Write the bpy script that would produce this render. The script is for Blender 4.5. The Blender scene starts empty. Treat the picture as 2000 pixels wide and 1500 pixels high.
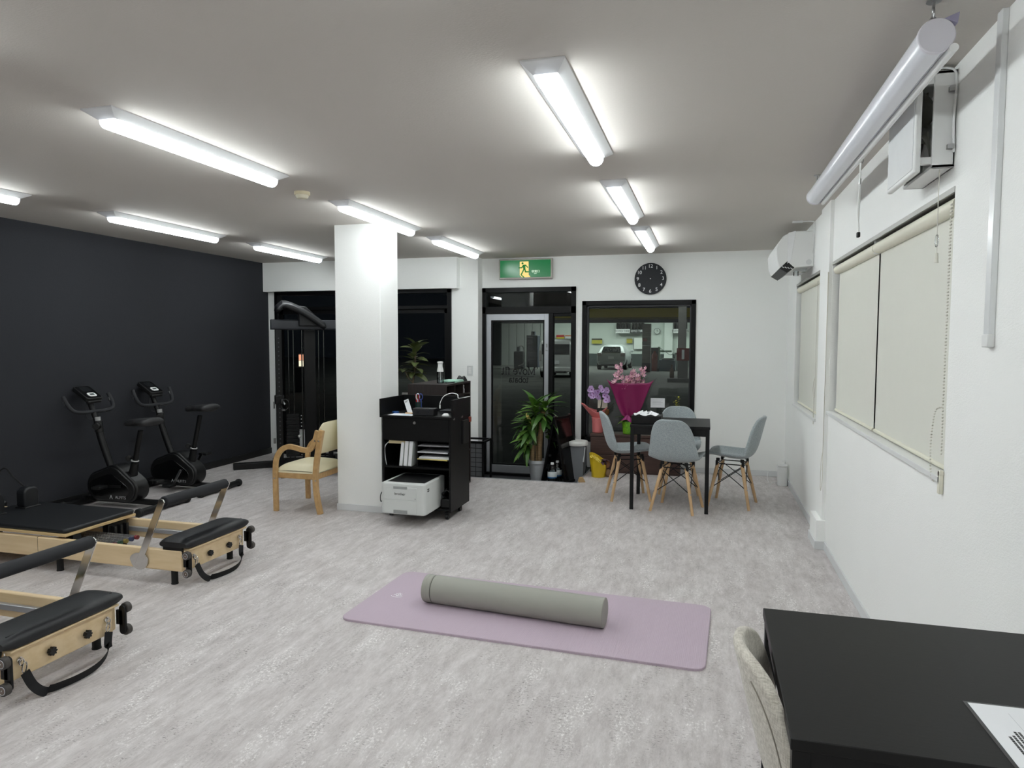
import bpy, bmesh, math, random
from mathutils import Vector, Matrix
from math import sin, cos, pi, radians

random.seed(7)
scene = bpy.context.scene
col = scene.collection

# ------------------------------------------------------------------ camera
def set_camera():
    yaw, pitch, roll = -0.2733, -0.0628, 0.0020
    fwd = Vector((sin(yaw) * cos(pitch), cos(yaw) * cos(pitch), sin(pitch)))
    right = Vector((cos(yaw), -sin(yaw), 0))
    up = right.cross(fwd)
    r2 = right * cos(roll) + up * sin(roll)
    u2 = -right * sin(roll) + up * cos(roll)
    cd = bpy.data.cameras.new('camera')
    cd.sensor_fit = 'HORIZONTAL'
    cd.sensor_width = 36.0
    cd.lens = 36.0 * 1352.0 / 2000.0
    cd.clip_start = 0.05
    cd.clip_end = 300
    cam = bpy.data.objects.new('camera', cd)
    m = Matrix.Identity(4)
    for i in range(3):
        m[i][0] = r2[i]; m[i][1] = u2[i]; m[i][2] = -fwd[i]
    m[0][3], m[1][3], m[2][3] = 0.0, 0.0, 1.48
    cam.matrix_world = m
    col.objects.link(cam)
    scene.camera = cam
set_camera()

# ------------------------------------------------------------------ world (night) and exposure
w = bpy.data.worlds.new('night'); scene.world = w
w.use_nodes = True
w.node_tree.nodes['Background'].inputs[0].default_value = (0.003, 0.004, 0.006, 1)
w.node_tree.nodes['Background'].inputs[1].default_value = 0.25
scene.view_settings.view_transform = 'Standard'
scene.view_settings.look = 'None'
scene.view_settings.gamma = 1.0
scene.view_settings.use_curve_mapping = False
scene.view_settings.exposure = 1.20
TUBE_STRENGTH = 15.0
scene.cycles.max_bounces = 10
scene.cycles.diffuse_bounces = 8
scene.cycles.glossy_bounces = 4
scene.cycles.transparent_max_bounces = 16
scene.cycles.caustics_reflective = False
scene.cycles.caustics_refractive = False

# ------------------------------------------------------------------ materials
def lin(c):
    o = []
    for x in c[:3]:
        x = x / 255.0
        o.append(x / 12.92 if x <= 0.04045 else ((x + 0.055) / 1.055) ** 2.4)
    return (o[0], o[1], o[2], 1.0)

MATS = {}
def newmat(name):
    m = bpy.data.materials.new(name); m.use_nodes = True
    nt = m.node_tree; nt.nodes.clear()
    out = nt.nodes.new('ShaderNodeOutputMaterial')
    return m, nt, out
def N(nt, t, **kw):
    n = nt.nodes.new(t)
    for k, v in kw.items():
        if hasattr(n, k): setattr(n, k, v)
        else: n.inputs[k].default_value = v
    return n
def P(name, rgb, rough=0.5, metal=0.0, var=0.06, scale=12.0, bump=0.0, bscale=60.0, spec=0.5, stretch=None, rgb2=None, coat=0.0, sheen=0.0, trans=0.0, alpha=1.0, emit=None, estr=0.0):
    """Principled material with procedural colour variation and bump."""
    if name in MATS: return MATS[name]
    m, nt, out = newmat(name)
    b = N(nt, 'ShaderNodeBsdfPrincipled')
    nt.links.new(b.outputs[0], out.inputs[0])
    tc = N(nt, 'ShaderNodeTexCoord'); mp = N(nt, 'ShaderNodeMapping')
    nt.links.new(tc.outputs['Object'], mp.inputs[0])
    if stretch: mp.inputs['Scale'].default_value = stretch
    ns = N(nt, 'ShaderNodeTexNoise'); ns.inputs['Scale'].default_value = scale; ns.inputs['Detail'].default_value = 5
    nt.links.new(mp.outputs[0], ns.inputs['Vector'])
    mx = N(nt, 'ShaderNodeMix'); mx.data_type = 'RGBA'
    c = lin(rgb)
    if rgb2 is None:
        a1 = tuple(min(1, x * (1 - var)) for x in c[:3]) + (1,)
        a2 = tuple(min(1, x * (1 + var)) for x in c[:3]) + (1,)
    else:
        a1, a2 = c, lin(rgb2)
    mx.inputs['A'].default_value = a1; mx.inputs['B'].default_value = a2
    if rgb2 is not None:
        rp = N(nt, 'ShaderNodeValToRGB'); rp.color_ramp.elements[0].position = 0.35; rp.color_ramp.elements[1].position = 0.65
        nt.links.new(ns.outputs['Fac'], rp.inputs[0]); nt.links.new(rp.outputs[0], mx.inputs['Factor'])
    else:
        nt.links.new(ns.outputs['Fac'], mx.inputs['Factor'])
    nt.links.new(mx.outputs['Result'], b.inputs['Base Color'])
    b.inputs['Roughness'].default_value = rough
    b.inputs['Metallic'].default_value = metal
    b.inputs['Specular IOR Level'].default_value = spec
    b.inputs['Coat Weight'].default_value = coat
    b.inputs['Sheen Weight'].default_value = sheen
    b.inputs['Transmission Weight'].default_value = trans
    b.inputs['Alpha'].default_value = alpha
    if emit:
        b.inputs['Emission Color'].default_value = lin(emit); b.inputs['Emission Strength'].default_value = estr
    if bump > 0:
        n2 = N(nt, 'ShaderNodeTexNoise'); n2.inputs['Scale'].default_value = bscale; n2.inputs['Detail'].default_value = 4
        nt.links.new(mp.outputs[0], n2.inputs['Vector'])
        bp = N(nt, 'ShaderNodeBump'); bp.inputs['Strength'].default_value = bump; bp.inputs['Distance'].default_value = 0.002
        nt.links.new(n2.outputs['Fac'], bp.inputs['Height']); nt.links.new(bp.outputs[0], b.inputs['Normal'])
    MATS[name] = m
    return m

def wallpaper(name, rgb, rough=0.85, strength=0.25, s=(1, 1, 1)):
    m, nt, out = newmat(name)
    b = N(nt, 'ShaderNodeBsdfPrincipled'); b.inputs['Roughness'].default_value = rough
    b.inputs['Specular IOR Level'].default_value = 0.25
    nt.links.new(b.outputs[0], out.inputs[0])
    tc = N(nt, 'ShaderNodeTexCoord'); mp = N(nt, 'ShaderNodeMapping'); mp.inputs['Scale'].default_value = s
    nt.links.new(tc.outputs['Object'], mp.inputs[0])
    n1 = N(nt, 'ShaderNodeTexNoise'); n1.inputs['Scale'].default_value = 90; n1.inputs['Detail'].default_value = 3
    nt.links.new(mp.outputs[0], n1.inputs['Vector'])
    n0 = N(nt, 'ShaderNodeTexNoise'); n0.inputs['Scale'].default_value = 1.3
    nt.links.new(tc.outputs['Object'], n0.inputs['Vector'])
    mx = N(nt, 'ShaderNodeMix'); mx.data_type = 'RGBA'; c = lin(rgb)
    mx.inputs['A'].default_value = tuple(x * 0.97 for x in c[:3]) + (1,)
    mx.inputs['B'].default_value = tuple(min(1, x * 1.03) for x in c[:3]) + (1,)
    nt.links.new(n0.outputs['Fac'], mx.inputs['Factor']); nt.links.new(mx.outputs['Result'], b.inputs['Base Color'])
    bp = N(nt, 'ShaderNodeBump'); bp.inputs['Strength'].default_value = strength; bp.inputs['Distance'].default_value = 0.003
    nt.links.new(n1.outputs['Fac'], bp.inputs['Height']); nt.links.new(bp.outputs[0], b.inputs['Normal'])
    MATS[name] = m
    return m

def glass(name, tint=(0.86, 0.9, 0.88), ior=1.5, rough=0.0, gain=1.0):
    """thin pane: see-through with a Fresnel reflection"""
    m, nt, out = newmat(name)
    fr = N(nt, 'ShaderNodeFresnel'); fr.inputs['IOR'].default_value = ior
    ml = N(nt, 'ShaderNodeMath'); ml.operation = 'MULTIPLY'; ml.inputs[1].default_value = gain; ml.use_clamp = True
    nt.links.new(fr.outputs[0], ml.inputs[0])
    tb = N(nt, 'ShaderNodeBsdfTransparent'); tb.inputs[0].default_value = tint + (1,)
    gb = N(nt, 'ShaderNodeBsdfGlossy'); gb.inputs['Roughness'].default_value = rough
    mx = N(nt, 'ShaderNodeMixShader')
    nt.links.new(ml.outputs[0], mx.inputs[0]); nt.links.new(tb.outputs[0], mx.inputs[1]); nt.links.new(gb.outputs[0], mx.inputs[2])
    nt.links.new(mx.outputs[0], out.inputs[0])
    MATS[name] = m
    return m

def emission(name, rgb, strength, white=0.0):
    m, nt, out = newmat(name)
    e = N(nt, 'ShaderNodeEmission'); e.inputs[0].default_value = lin(rgb); e.inputs[1].default_value = strength
    nt.links.new(e.outputs[0], out.inputs[0])
    MATS[name] = m
    return m

def floor_material():
    m, nt, out = newmat('mottled stone vinyl')
    b = N(nt, 'ShaderNodeBsdfPrincipled'); nt.links.new(b.outputs[0], out.inputs[0])
    tc = N(nt, 'ShaderNodeTexCoord')
    def noise(scale, st, det=6, rough=0.6, off=0.0):
        mp = N(nt, 'ShaderNodeMapping'); mp.inputs['Scale'].default_value = st; mp.inputs['Location'].default_value = (off, off, 0)
        nt.links.new(tc.outputs['Object'], mp.inputs[0])
        n = N(nt, 'ShaderNodeTexNoise'); n.inputs['Scale'].default_value = scale; n.inputs['Detail'].default_value = det; n.inputs['Roughness'].default_value = rough
        nt.links.new(mp.outputs[0], n.inputs['Vector'])
        return n.outputs['Fac']
    def ramp(fac, p0, p1):
        r = N(nt, 'ShaderNodeMapRange'); r.inputs['From Min'].default_value = p0; r.inputs['From Max'].default_value = p1
        nt.links.new(fac, r.inputs['Value']); return r.outputs['Result']
    def mix(fac, a, c):
        x = N(nt, 'ShaderNodeMix'); x.data_type = 'RGBA'
        if isinstance(a, tuple): x.inputs['A'].default_value = a
        else: nt.links.new(a, x.inputs['A'])
        if isinstance(c, tuple): x.inputs['B'].default_value = c
        else: nt.links.new(c, x.inputs['B'])
        nt.links.new(fac, x.inputs['Factor']); return x.outputs['Result']
    base = mix(ramp(noise(3.2, (1.4, 0.55, 1), 6, 0.65), 0.33, 0.67), lin((171, 164, 162)), lin((199, 193, 192)))
    mid = mix(ramp(noise(16.0, (1.2, 0.32, 1), 14, 0.82), 0.33, 0.67), lin((146, 138, 137)), lin((228, 223, 222)))
    c1 = N(nt, 'ShaderNodeMix'); c1.data_type = 'RGBA'; c1.inputs['Factor'].default_value = 0.6
    nt.links.new(base, c1.inputs['A']); nt.links.new(mid, c1.inputs['B'])
    def mul(a, c):
        x = N(nt, 'ShaderNodeMath'); x.operation = 'MULTIPLY'; x.use_clamp = True
        nt.links.new(a, x.inputs[0])
        if isinstance(c, float): x.inputs[1].default_value = c
        else: nt.links.new(c, x.inputs[1])
        return x.outputs[0]
    pale = mul(mul(ramp(noise(100, (1, 0.6, 1), 8, 0.75, 3.0), 0.50, 0.60), ramp(noise(6.0, (1.3, 0.35, 1), 8, 0.7, 9.0), 0.50, 0.62)), 1.0)
    c2 = mix(pale, c1.outputs['Result'], lin((236, 233, 231)))
    dark = mul(mul(ramp(noise(110, (0.6, 1, 1), 8, 0.75, 7.0), 0.53, 0.62), ramp(noise(7.0, (1.3, 0.35, 1), 8, 0.7, 19.0), 0.49, 0.60)), 0.9)
    c3 = mix(dark, c2, lin((96, 89, 86)))
    nt.links.new(c3, b.inputs['Base Color'])
    b.inputs['Roughness'].default_value = 0.52
    b.inputs['Specular IOR Level'].default_value = 0.4
    bp = N(nt, 'ShaderNodeBump'); bp.inputs['Strength'].default_value = 0.08; bp.inputs['Distance'].default_value = 0.001
    nt.links.new(noise(60, (1, 0.6, 1), 6), bp.inputs['Height']); nt.links.new(bp.outputs[0], b.inputs['Normal'])
    return m

def weave(name, rgb, rgb2, s=260.0, rough=0.95):
    """two-tone woven fabric"""
    m, nt, out = newmat(name)
    b = N(nt, 'ShaderNodeBsdfPrincipled'); nt.links.new(b.outputs[0], out.inputs[0])
    b.inputs['Roughness'].default_value = rough; b.inputs['Specular IOR Level'].default_value = 0.15; b.inputs['Sheen Weight'].default_value = 0.25
    tc = N(nt, 'ShaderNodeTexCoord'); facs = []
    for st in ((s, s * 0.12, s * 0.12), (s * 0.12, s * 0.12, s), (s * 0.12, s, s * 0.12)):
        mp = N(nt, 'ShaderNodeMapping'); mp.inputs['Scale'].default_value = st
        nt.links.new(tc.outputs['Object'], mp.inputs[0])
        n = N(nt, 'ShaderNodeTexNoise'); n.inputs['Scale'].default_value = 1.0; n.inputs['Detail'].default_value = 3
        nt.links.new(mp.outputs[0], n.inputs['Vector']); facs.append(n.outputs['Fac'])
    a1 = N(nt, 'ShaderNodeMath'); a1.operation = 'ADD'; nt.links.new(facs[0], a1.inputs[0]); nt.links.new(facs[1], a1.inputs[1])
    a2 = N(nt, 'ShaderNodeMath'); a2.operation = 'ADD'; nt.links.new(a1.outputs[0], a2.inputs[0]); nt.links.new(facs[2], a2.inputs[1])
    r = N(nt, 'ShaderNodeMapRange'); r.inputs['From Min'].default_value = 1.25; r.inputs['From Max'].default_value = 1.75
    nt.links.new(a2.outputs[0], r.inputs['Value'])
    mx = N(nt, 'ShaderNodeMix'); mx.data_type = 'RGBA'; mx.inputs['A'].default_value = lin(rgb); mx.inputs['B'].default_value = lin(rgb2)
    nt.links.new(r.outputs['Result'], mx.inputs['Factor']); nt.links.new(mx.outputs['Result'], b.inputs['Base Color'])
    bp = N(nt, 'ShaderNodeBump'); bp.inputs['Strength'].default_value = 0.3; bp.inputs['Distance'].default_value = 0.001
    nt.links.new(a2.outputs[0], bp.inputs['Height']); nt.links.new(bp.outputs[0], b.inputs['Normal'])
    MATS[name] = m
    return m

def wood(name, rgb, rgb2, axis='x', rough=0.45, s=14.0):
    st = {'x': (0.09, 1, 1), 'y': (1, 0.09, 1), 'z': (1, 1, 0.09)}[axis]
    return P(name, rgb, rough, rgb2=rgb2, scale=s * 3, stretch=st, spec=0.4)

# ------------------------------------------------------------------ mesh builder
def frame_z(d):
    d = Vector(d).normalized()
    a = Vector((0, 0, 1)) if abs(d.z) < 0.9 else Vector((1, 0, 0))
    u = a.cross(d).normalized()
    return u, d.cross(u), d

class MB:
    def __init__(s): s.v = []; s.f = []
    def add(s, vs, fs, M=None):
        o = len(s.v)
        for p in vs:
            p = Vector(p)
            s.v.append(tuple(M @ p) if M else tuple(p))
        s.f += [tuple(o + i for i in f) for f in fs]
        return s
    def box(s, x0, x1, y0, y1, z0, z1, M=None):
        if x0 > x1: x0, x1 = x1, x0
        if y0 > y1: y0, y1 = y1, y0
        if z0 > z1: z0, z1 = z1, z0
        return s.add([(x0, y0, z0), (x1, y0, z0), (x1, y1, z0), (x0, y1, z0), (x0, y0, z1), (x1, y0, z1), (x1, y1, z1), (x0, y1, z1)],
                     [(3, 2, 1, 0), (4, 5, 6, 7), (0, 1, 5, 4), (1, 2, 6, 5), (2, 3, 7, 6), (3, 0, 4, 7)], M)
    def cyl(s, p0, p1, r0, r1=None, n=16, cap=True):
        r1 = r0 if r1 is None else r1
        p0, p1 = Vector(p0), Vector(p1); u, w_, d = frame_z(p1 - p0); vs = []; fs = []
        for p, r in ((p0, r0), (p1, r1)):
            for i in range(n):
                a = 2 * pi * i / n; vs.append(p + (u * cos(a) + w_ * sin(a)) * r)
        for i in range(n):
            j = (i + 1) % n; fs.append((i, j, n + j, n + i))
        if cap: fs.append(tuple(range(n - 1, -1, -1))); fs.append(tuple(range(n, 2 * n)))
        return s.add(vs, fs)
    def sweep(s, pts, prof, up=(0, 0, 1), closed=False, scale=None, cap=True):
        """sweep a 2D profile (side, up) along a polyline"""
        pts = [Vector(p) for p in pts]; n = len(pts); k = len(prof); vs = []; fs = []; up0 = Vector(up)
        for i, p in enumerate(pts):
            a = pts[i - 1] if (i > 0 or closed) else p
            b = pts[(i + 1) % n] if (i < n - 1 or closed) else p
            t = (b - a).normalized()
            side = t.cross(up0)
            if side.length < 1e-4: side = t.cross(Vector((0.3, 1, 0.1)))
            side.normalize(); u2 = side.cross(t)
            sc = scale[i] if scale else 1.0
            for (q, r) in prof: vs.append(p + side * q * sc + u2 * r * sc)
        for i in range(n if closed else n - 1):
            for j in range(k):
                a = i * k + j; b = i * k + (j + 1) % k; c = ((i + 1) % n) * k + (j + 1) % k; d = ((i + 1) % n) * k + j
                fs.append((a, b, c, d))
        if cap and not closed:
            fs.append(tuple(range(k - 1, -1, -1))); fs.append(tuple((n - 1) * k + j for j in range(k)))
        return s.add(vs, fs)
    def tube(s, pts, r, n=8, closed=False, up=None, scale=None):
        pr = [(r * cos(2 * pi * i / n), r * sin(2 * pi * i / n)) for i in range(n)]
        if up is None:
            pv = [Vector(p) for p in pts]; d = (pv[-1] - pv[0])
            up = (0, 0, 1)
            if any(abs((pv[i + 1] - pv[i]).normalized().z) > 0.97 for i in range(len(pv) - 1) if (pv[i + 1] - pv[i]).length > 1e-6): up = (0.123, 0.991, 0.05)
        return s.sweep(pts, pr, up=up, closed=closed, scale=scale)
    def lathe(s, prof, c=(0, 0, 0), n=24, cap0=True, cap1=True, wob=None):
        vs = []; fs = []; k = len(prof)
        for (r, z) in prof:
            for i in range(n):
                a = 2 * pi * i / n; rr = r * (wob(a, z) if wob else 1)
                vs.append((c[0] + rr * cos(a), c[1] + rr * sin(a), c[2] + z))
        for q in range(k - 1):
            for i in range(n):
                j = (i + 1) % n; fs.append((q * n + i, q * n + j, (q + 1) * n + j, (q + 1) * n + i))
        if cap0: fs.append(tuple(range(n - 1, -1, -1)))
        if cap1: fs.append(tuple((k - 1) * n + i for i in range(n)))
        return s.add(vs, fs)
    def prism(s, poly, axis, a, b, M=None):
        n = len(poly)
        def mk(p, t):
            return {'x': (t, p[0], p[1]), 'y': (p[0], t, p[1]), 'z': (p[0], p[1], t)}[axis]
        vs = [mk(p, a) for p in poly] + [mk(p, b) for p in poly]
        fs = [tuple(range(n - 1, -1, -1)), tuple(range(n, 2 * n))] + [(i, (i + 1) % n, n + (i + 1) % n, n + i) for i in range(n)]
        return s.add(vs, fs, M)
    def grid(s, fn, nu, nv, cu=False, cv=False):
        vs = [fn(i / (nu if cu else nu - 1), j / (nv if cv else nv - 1)) for i in range(nu) for j in range(nv)]; fs = []
        for i in range(nu if cu else nu - 1):
            for j in range(nv if cv else nv - 1):
                i2 = (i + 1) % nu; j2 = (j + 1) % nv
                fs.append((i * nv + j, i2 * nv + j, i2 * nv + j2, i * nv + j2))
        return s.add(vs, fs)
    def ball(s, c, r, n=12, m=8, sc=(1, 1, 1)):
        vs = []; fs = []
        for j in range(1, m):
            t = pi * j / m
            for i in range(n):
                a = 2 * pi * i / n
                vs.append((c[0] + r * sc[0] * sin(t) * cos(a), c[1] + r * sc[1] * sin(t) * sin(a), c[2] + r * sc[2] * cos(t)))
        vs.append((c[0], c[1], c[2] + r * sc[2])); vs.append((c[0], c[1], c[2] - r * sc[2])); T = len(vs) - 2
        for j in range(m - 2):
            for i in range(n):
                k = (i + 1) % n; fs.append((j * n + i, (j + 1) * n + i, (j + 1) * n + k, j * n + k))
        for i in range(n):
            k = (i + 1) % n; fs.append((T, i, k)); fs.append((T + 1, (m - 2) * n + k, (m - 2) * n + i))
        return s.add(vs, fs)
    def mesh(s, name, ang=35):
        me = bpy.data.meshes.new(name); me.from_pydata(s.v, [], s.f); me.validate()
        bm = bmesh.new(); bm.from_mesh(me); bmesh.ops.recalc_face_normals(bm, faces=bm.faces); bm.to_mesh(me); bm.free()
        me.polygons.foreach_set('use_smooth', [True] * len(me.polygons))
        me.set_sharp_from_angle(angle=radians(ang))
        return me
    def build(s, name, mat, parent=None, bev=0.0, seg=2, ang=35, sub=0, solid=0.0, off=None, world=False):
        if world and parent is not None:
            o = Vector(base_of(parent)); s.v = [tuple(Vector(p) - o) for p in s.v]
        me = s.mesh(name, ang); me.materials.append(mat)
        ob = bpy.data.objects.new(name, me); col.objects.link(ob)
        if parent is not None: ob.parent = parent
        if solid:
            md = ob.modifiers.new('thickness', 'SOLIDIFY'); md.thickness = solid; md.offset = 0
        if bev:
            md = ob.modifiers.new('edges', 'BEVEL'); md.width = bev; md.segments = seg; md.limit_method = 'ANGLE'; md.angle_limit = radians(40)
        if sub:
            md = ob.modifiers.new('round', 'SUBSURF'); md.levels = sub; md.render_levels = sub
        return ob

def base_of(o):
    while o.parent is not None: o = o.parent
    return o.location

def tag(o, label, cat=None, group=None, kind=None):
    if label: o['label'] = label
    if cat: o['category'] = cat
    if group: o['group'] = group
    if kind: o['kind'] = kind
    return o
def thing(name, label, cat, loc=(0, 0, 0), rz=0.0, group=None):
    o = bpy.data.objects.new(name, None); o.empty_display_size = 0.05
    col.objects.link(o); o.location = loc; o.rotation_euler = (0, 0, rz)
    return tag(o, label, cat, group)
def struct(name, mb, mat, label=None, **kw):
    o = mb.build(name, mat, None, **kw); o['kind'] = 'structure'
    if label: o['label'] = label
    return o
def sroot(name, label=None, loc=(0, 0, 0)):
    o = bpy.data.objects.new(name, None); col.objects.link(o); o.location = loc; o['kind'] = 'structure'
    if label: o['label'] = label
    return o
def copy_tree(o, parent=None):
    c = o.copy(); col.objects.link(c)
    c.parent = parent
    for ch in o.children: copy_tree(ch, c)
    return c
def inst(name, me, parent, M):
    o = bpy.data.objects.new(name, me); col.objects.link(o); o.parent = parent; o.matrix_local = M
    return o
def bez(p0, p1, p2, p3, n=12):
    p0, p1, p2, p3 = (Vector(p) for p in (p0, p1, p2, p3)); o = []
    for i in range(n + 1):
        t = i / n; u = 1 - t
        o.append(p0 * u ** 3 + p1 * 3 * u * u * t + p2 * 3 * u * t * t + p3 * t ** 3)
    return o
def smooth_path(pts, n=6):
    """Catmull-Rom through the points"""
    P_ = [Vector(p) for p in pts]; o = []
    for i in range(len(P_) - 1):
        a = P_[max(0, i - 1)]; b = P_[i]; c = P_[i + 1]; d = P_[min(len(P_) - 1, i + 2)]
        for k in range(n):
            t = k / n
            o.append(0.5 * ((2 * b) + (c - a) * t + (2 * a - 5 * b + 4 * c - d) * t * t + (3 * b - a - 3 * c + d) * t ** 3))
    o.append(P_[-1]); return o
def rrect(w_, h_, r, n=5):
    o = []
    for cx, cy, a0 in ((w_ / 2 - r, h_ / 2 - r, 0), (-w_ / 2 + r, h_ / 2 - r, pi / 2), (-w_ / 2 + r, -h_ / 2 + r, pi), (w_ / 2 - r, -h_ / 2 + r, 3 * pi / 2)):
        for i in range(n + 1):
            a = a0 + pi / 2 * i / n; o.append((cx + r * cos(a), cy + r * sin(a)))
    return o
def TRS(loc, rx=0, ry=0, rz=0, s=1.0):
    return Matrix.Translation(loc) @ Matrix.Rotation(rz, 4, 'Z') @ Matrix.Rotation(ry, 4, 'Y') @ Matrix.Rotation(rx, 4, 'X') @ Matrix.Scale(s, 4)
def text(name, s, size, mat, parent, M, depth=0.0006, align='CENTER', space=1.0, bold=0.0):
    cu = bpy.data.curves.new(name, 'FONT'); cu.body = s; cu.size = size; cu.align_x = align; cu.align_y = 'CENTER'; cu.extrude = depth; cu.space_character = space; cu.offset = bold
    to = bpy.data.objects.new(name + '_tmp', cu); col.objects.link(to)
    dg = bpy.context.evaluated_depsgraph_get()
    me = bpy.data.meshes.new_from_object(to.evaluated_get(dg))
    bpy.data.objects.remove(to); bpy.data.curves.remove(cu)
    me.materials.clear(); me.materials.append(mat)
    o = bpy.data.objects.new(name, me); col.objects.link(o); o.parent = parent; o.matrix_local = M
    return o
# text lying in x-z plane and read from the -y side
FACE_NEG_Y = Matrix.Rotation(pi / 2, 4, 'X')

# shared materials
M_wall = wallpaper('white textured wallpaper', (239, 240, 238), s=(1, 1, 2.4), strength=0.35)
M_ceil = wallpaper('white ceiling wallpaper', (200, 195, 189), s=(1, 2.4, 1), strength=0.3)
M_dark = wallpaper('charcoal wallpaper', (41, 42, 46), strength=0.4)
M_floor = floor_material()
M_trimw = P('white vinyl skirting', (214, 216, 217), 0.5, var=0.02)
M_white = P('white plastic', (226, 227, 226), 0.4, var=0.02)
M_wgrey = P('pale grey plastic', (206, 208, 208), 0.45, var=0.02)
M_blkmetal = P('black painted metal', (10, 10, 11), 0.45, var=0.1, spec=.3)
M_blkframe = P('black aluminium frame', (7, 7, 8), 0.4, var=0.1, spec=.22)
M_black = P('black plastic', (8, 8, 9), 0.5, var=0.1)
M_rubber = P('black rubber', (14, 14, 14), 0.8, var=0.1)
M_leather = P('black leatherette', (12, 14, 18), 0.48, var=0.08, bump=0.15, bscale=400)
M_chrome = P('chrome', (205, 203, 200), 0.12, 1.0, var=0.02)
M_steel = P('brushed steel', (170, 170, 170), 0.32, 1.0, var=0.05)
M_alu = P('anodised aluminium', (186, 189, 194), 0.38, 0.75, var=0.03)
M_maple = P('pale maple plywood', (216, 191, 150), 0.45, rgb2=(226, 203, 166), scale=30, stretch=(0.12, 0.6, 1.0), spec=0.4)
M_glass = glass('window glass', (0.80, 0.84, 0.82))
M_clear = glass('clear plastic', (0.93, 0.95, 0.96), 1.45, 0.05, 1.6)
M_water = glass('clear water', (0.86, 0.90, 0.91), 1.33, 0.02, 1.5)
M_paper = P('white paper', (232, 233, 236), 0.7, var=0.02)
M_print = P('black print', (20, 20, 22), 0.6)
# ================================================================== ROOM SHELL
XL, XR, YF, YB, H = -5.47, 0.838, 7.993, -3.0, 2.459
YL = 7.82            # inner face of the wall left of the door
RZ = -0.155           # level of the entrance well
struct('floor', MB().box(XL - .1, XR + .12, YB - .1, 7.04, -.2, 0).box(XL - .1, -2.62, 7.04, YL + .1, -.2, 0).box(-1.262, XR + .12, 7.04, YF + .1, -.2, 0),
       M_floor, 'grey mottled stone-look vinyl floor')
M_entry = P('dark entrance tile', (34, 34, 36), 0.45, var=0.15, scale=30, bump=0.1)
struct('floor_entry', MB().box(-2.62, -1.262, 7.04, 8.2, -.3, RZ), M_entry, 'dark sunken floor inside the entrance door')
struct('trim_1', MB().box(-2.62, -1.262, 7.03, 7.046, -.012, .004).box(-1.274, -1.258, 7.04, 7.9, -.012, .003), M_alu, 'pale metal edge strip along the entrance step')
struct('ceiling', MB().box(XL - .1, XR + .12, YB - .1, YF + .1, H, H + .06), M_ceil, 'white papered ceiling')
struct('wall_left', MB().box(XL - .1, XL, YB - .1, YL + .1, 0, H), M_dark, 'charcoal accent wall behind the exercise bikes')
struct('wall_back', MB().box(XL - .1, XR + .12, YB - .1, YB, 0, H), M_wall, 'white wall behind the viewer')
wr = MB()
t0, t1 = XR, XR + .12
wr.box(t0, t1, YB, YF + .1, 0, .87)
wr.box(t0, t1, YB, 5.83, .87, .985).box(t0, t1, 7.30, YF + .1, .87, .985)
wr.box(t0, t1, YB, 2.82, .985, 2.025).box(t0, t1, 5.285, 5.83, .985, 2.025).box(t0, t1, 7.30, YF + .1, .985, 2.025)
wr.box(t0, t1, YB, YF + .1, 2.025, H)
wr.box(.814, XR, 5.29, 5.68, 0, H)
struct('wall_right', wr, M_wall, 'white papered wall with two blinded windows')
struct('trim_2', MB().box(.776, .838, 5.262, 5.56, 0, .207), M_wall, 'low white boxed-in block at the foot of the wall pilaster', bev=.003)
wf = MB()
wf.box(XL, -5.375, YL, YL + .1, 0, H).box(-2.945, -2.612, YL, YF + .1, 0, H).box(-5.375, -2.945, YL, YL + .1, 2.11, H)
struct('wall_far_left', wf, M_wall, 'white wall around the dark side window')
struct('trim_3', MB().box(XL, -2.84, 7.715, YL, 2.095, H), M_wall, 'white boxed beam below the ceiling above the dark window')
wd = MB()
wd.box(-2.612, -1.47, YF, YF + .1, 2.108, H).box(-1.47, -1.394, YF, YF + .1, -.2, H).box(-1.394, -.118, YF, YF + .1, 1.937, H)
wd.box(-.118, XR, YF, YF + .1, 0, H).box(-1.394, -.118, YF, YF + .1, 0, .30)
struct('wall_far', wd, M_wall, 'white end wall with the entrance door and shop window')
struct('pillar', MB().box(-3.076, -2.652, 5.345, 5.69, 0, H), M_wall, 'square white papered pillar beside the black trolley', bev=.003)
# skirtings
def skirt(name, boxes, mat, label):
    m = MB()
    for b in boxes: m.box(*b)
    struct(name, m, mat, label, bev=.002, seg=1)
skirt('baseboard_right', [(.828, XR, YB, 5.262, 0, .06), (.766, .778, 5.252, 5.57, 0, .06), (.766, .838, 5.250, 5.262, 0, .06), (.828, XR, 5.56, YF, 0, .06)], M_trimw, 'white skirting along the right wall')
skirt('baseboard_far', [(-1.26, XR, YF - .01, YF, 0, .06)], M_trimw, 'white skirting along the end wall')
skirt('baseboard_left', [(XL, XL + .012, YB, YL, 0, .075)], P('black vinyl skirting', (12, 12, 13), .5), 'black skirting along the charcoal wall')
skirt('baseboard_pillar', [(-3.084, -2.644, 5.337, 5.345, 0, .058), (-3.084, -3.076, 5.345, 5.69, 0, .058), (-2.652, -2.644, 5.345, 5.69, 0, .058)], M_trimw, 'white skirting around the pillar')

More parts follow.
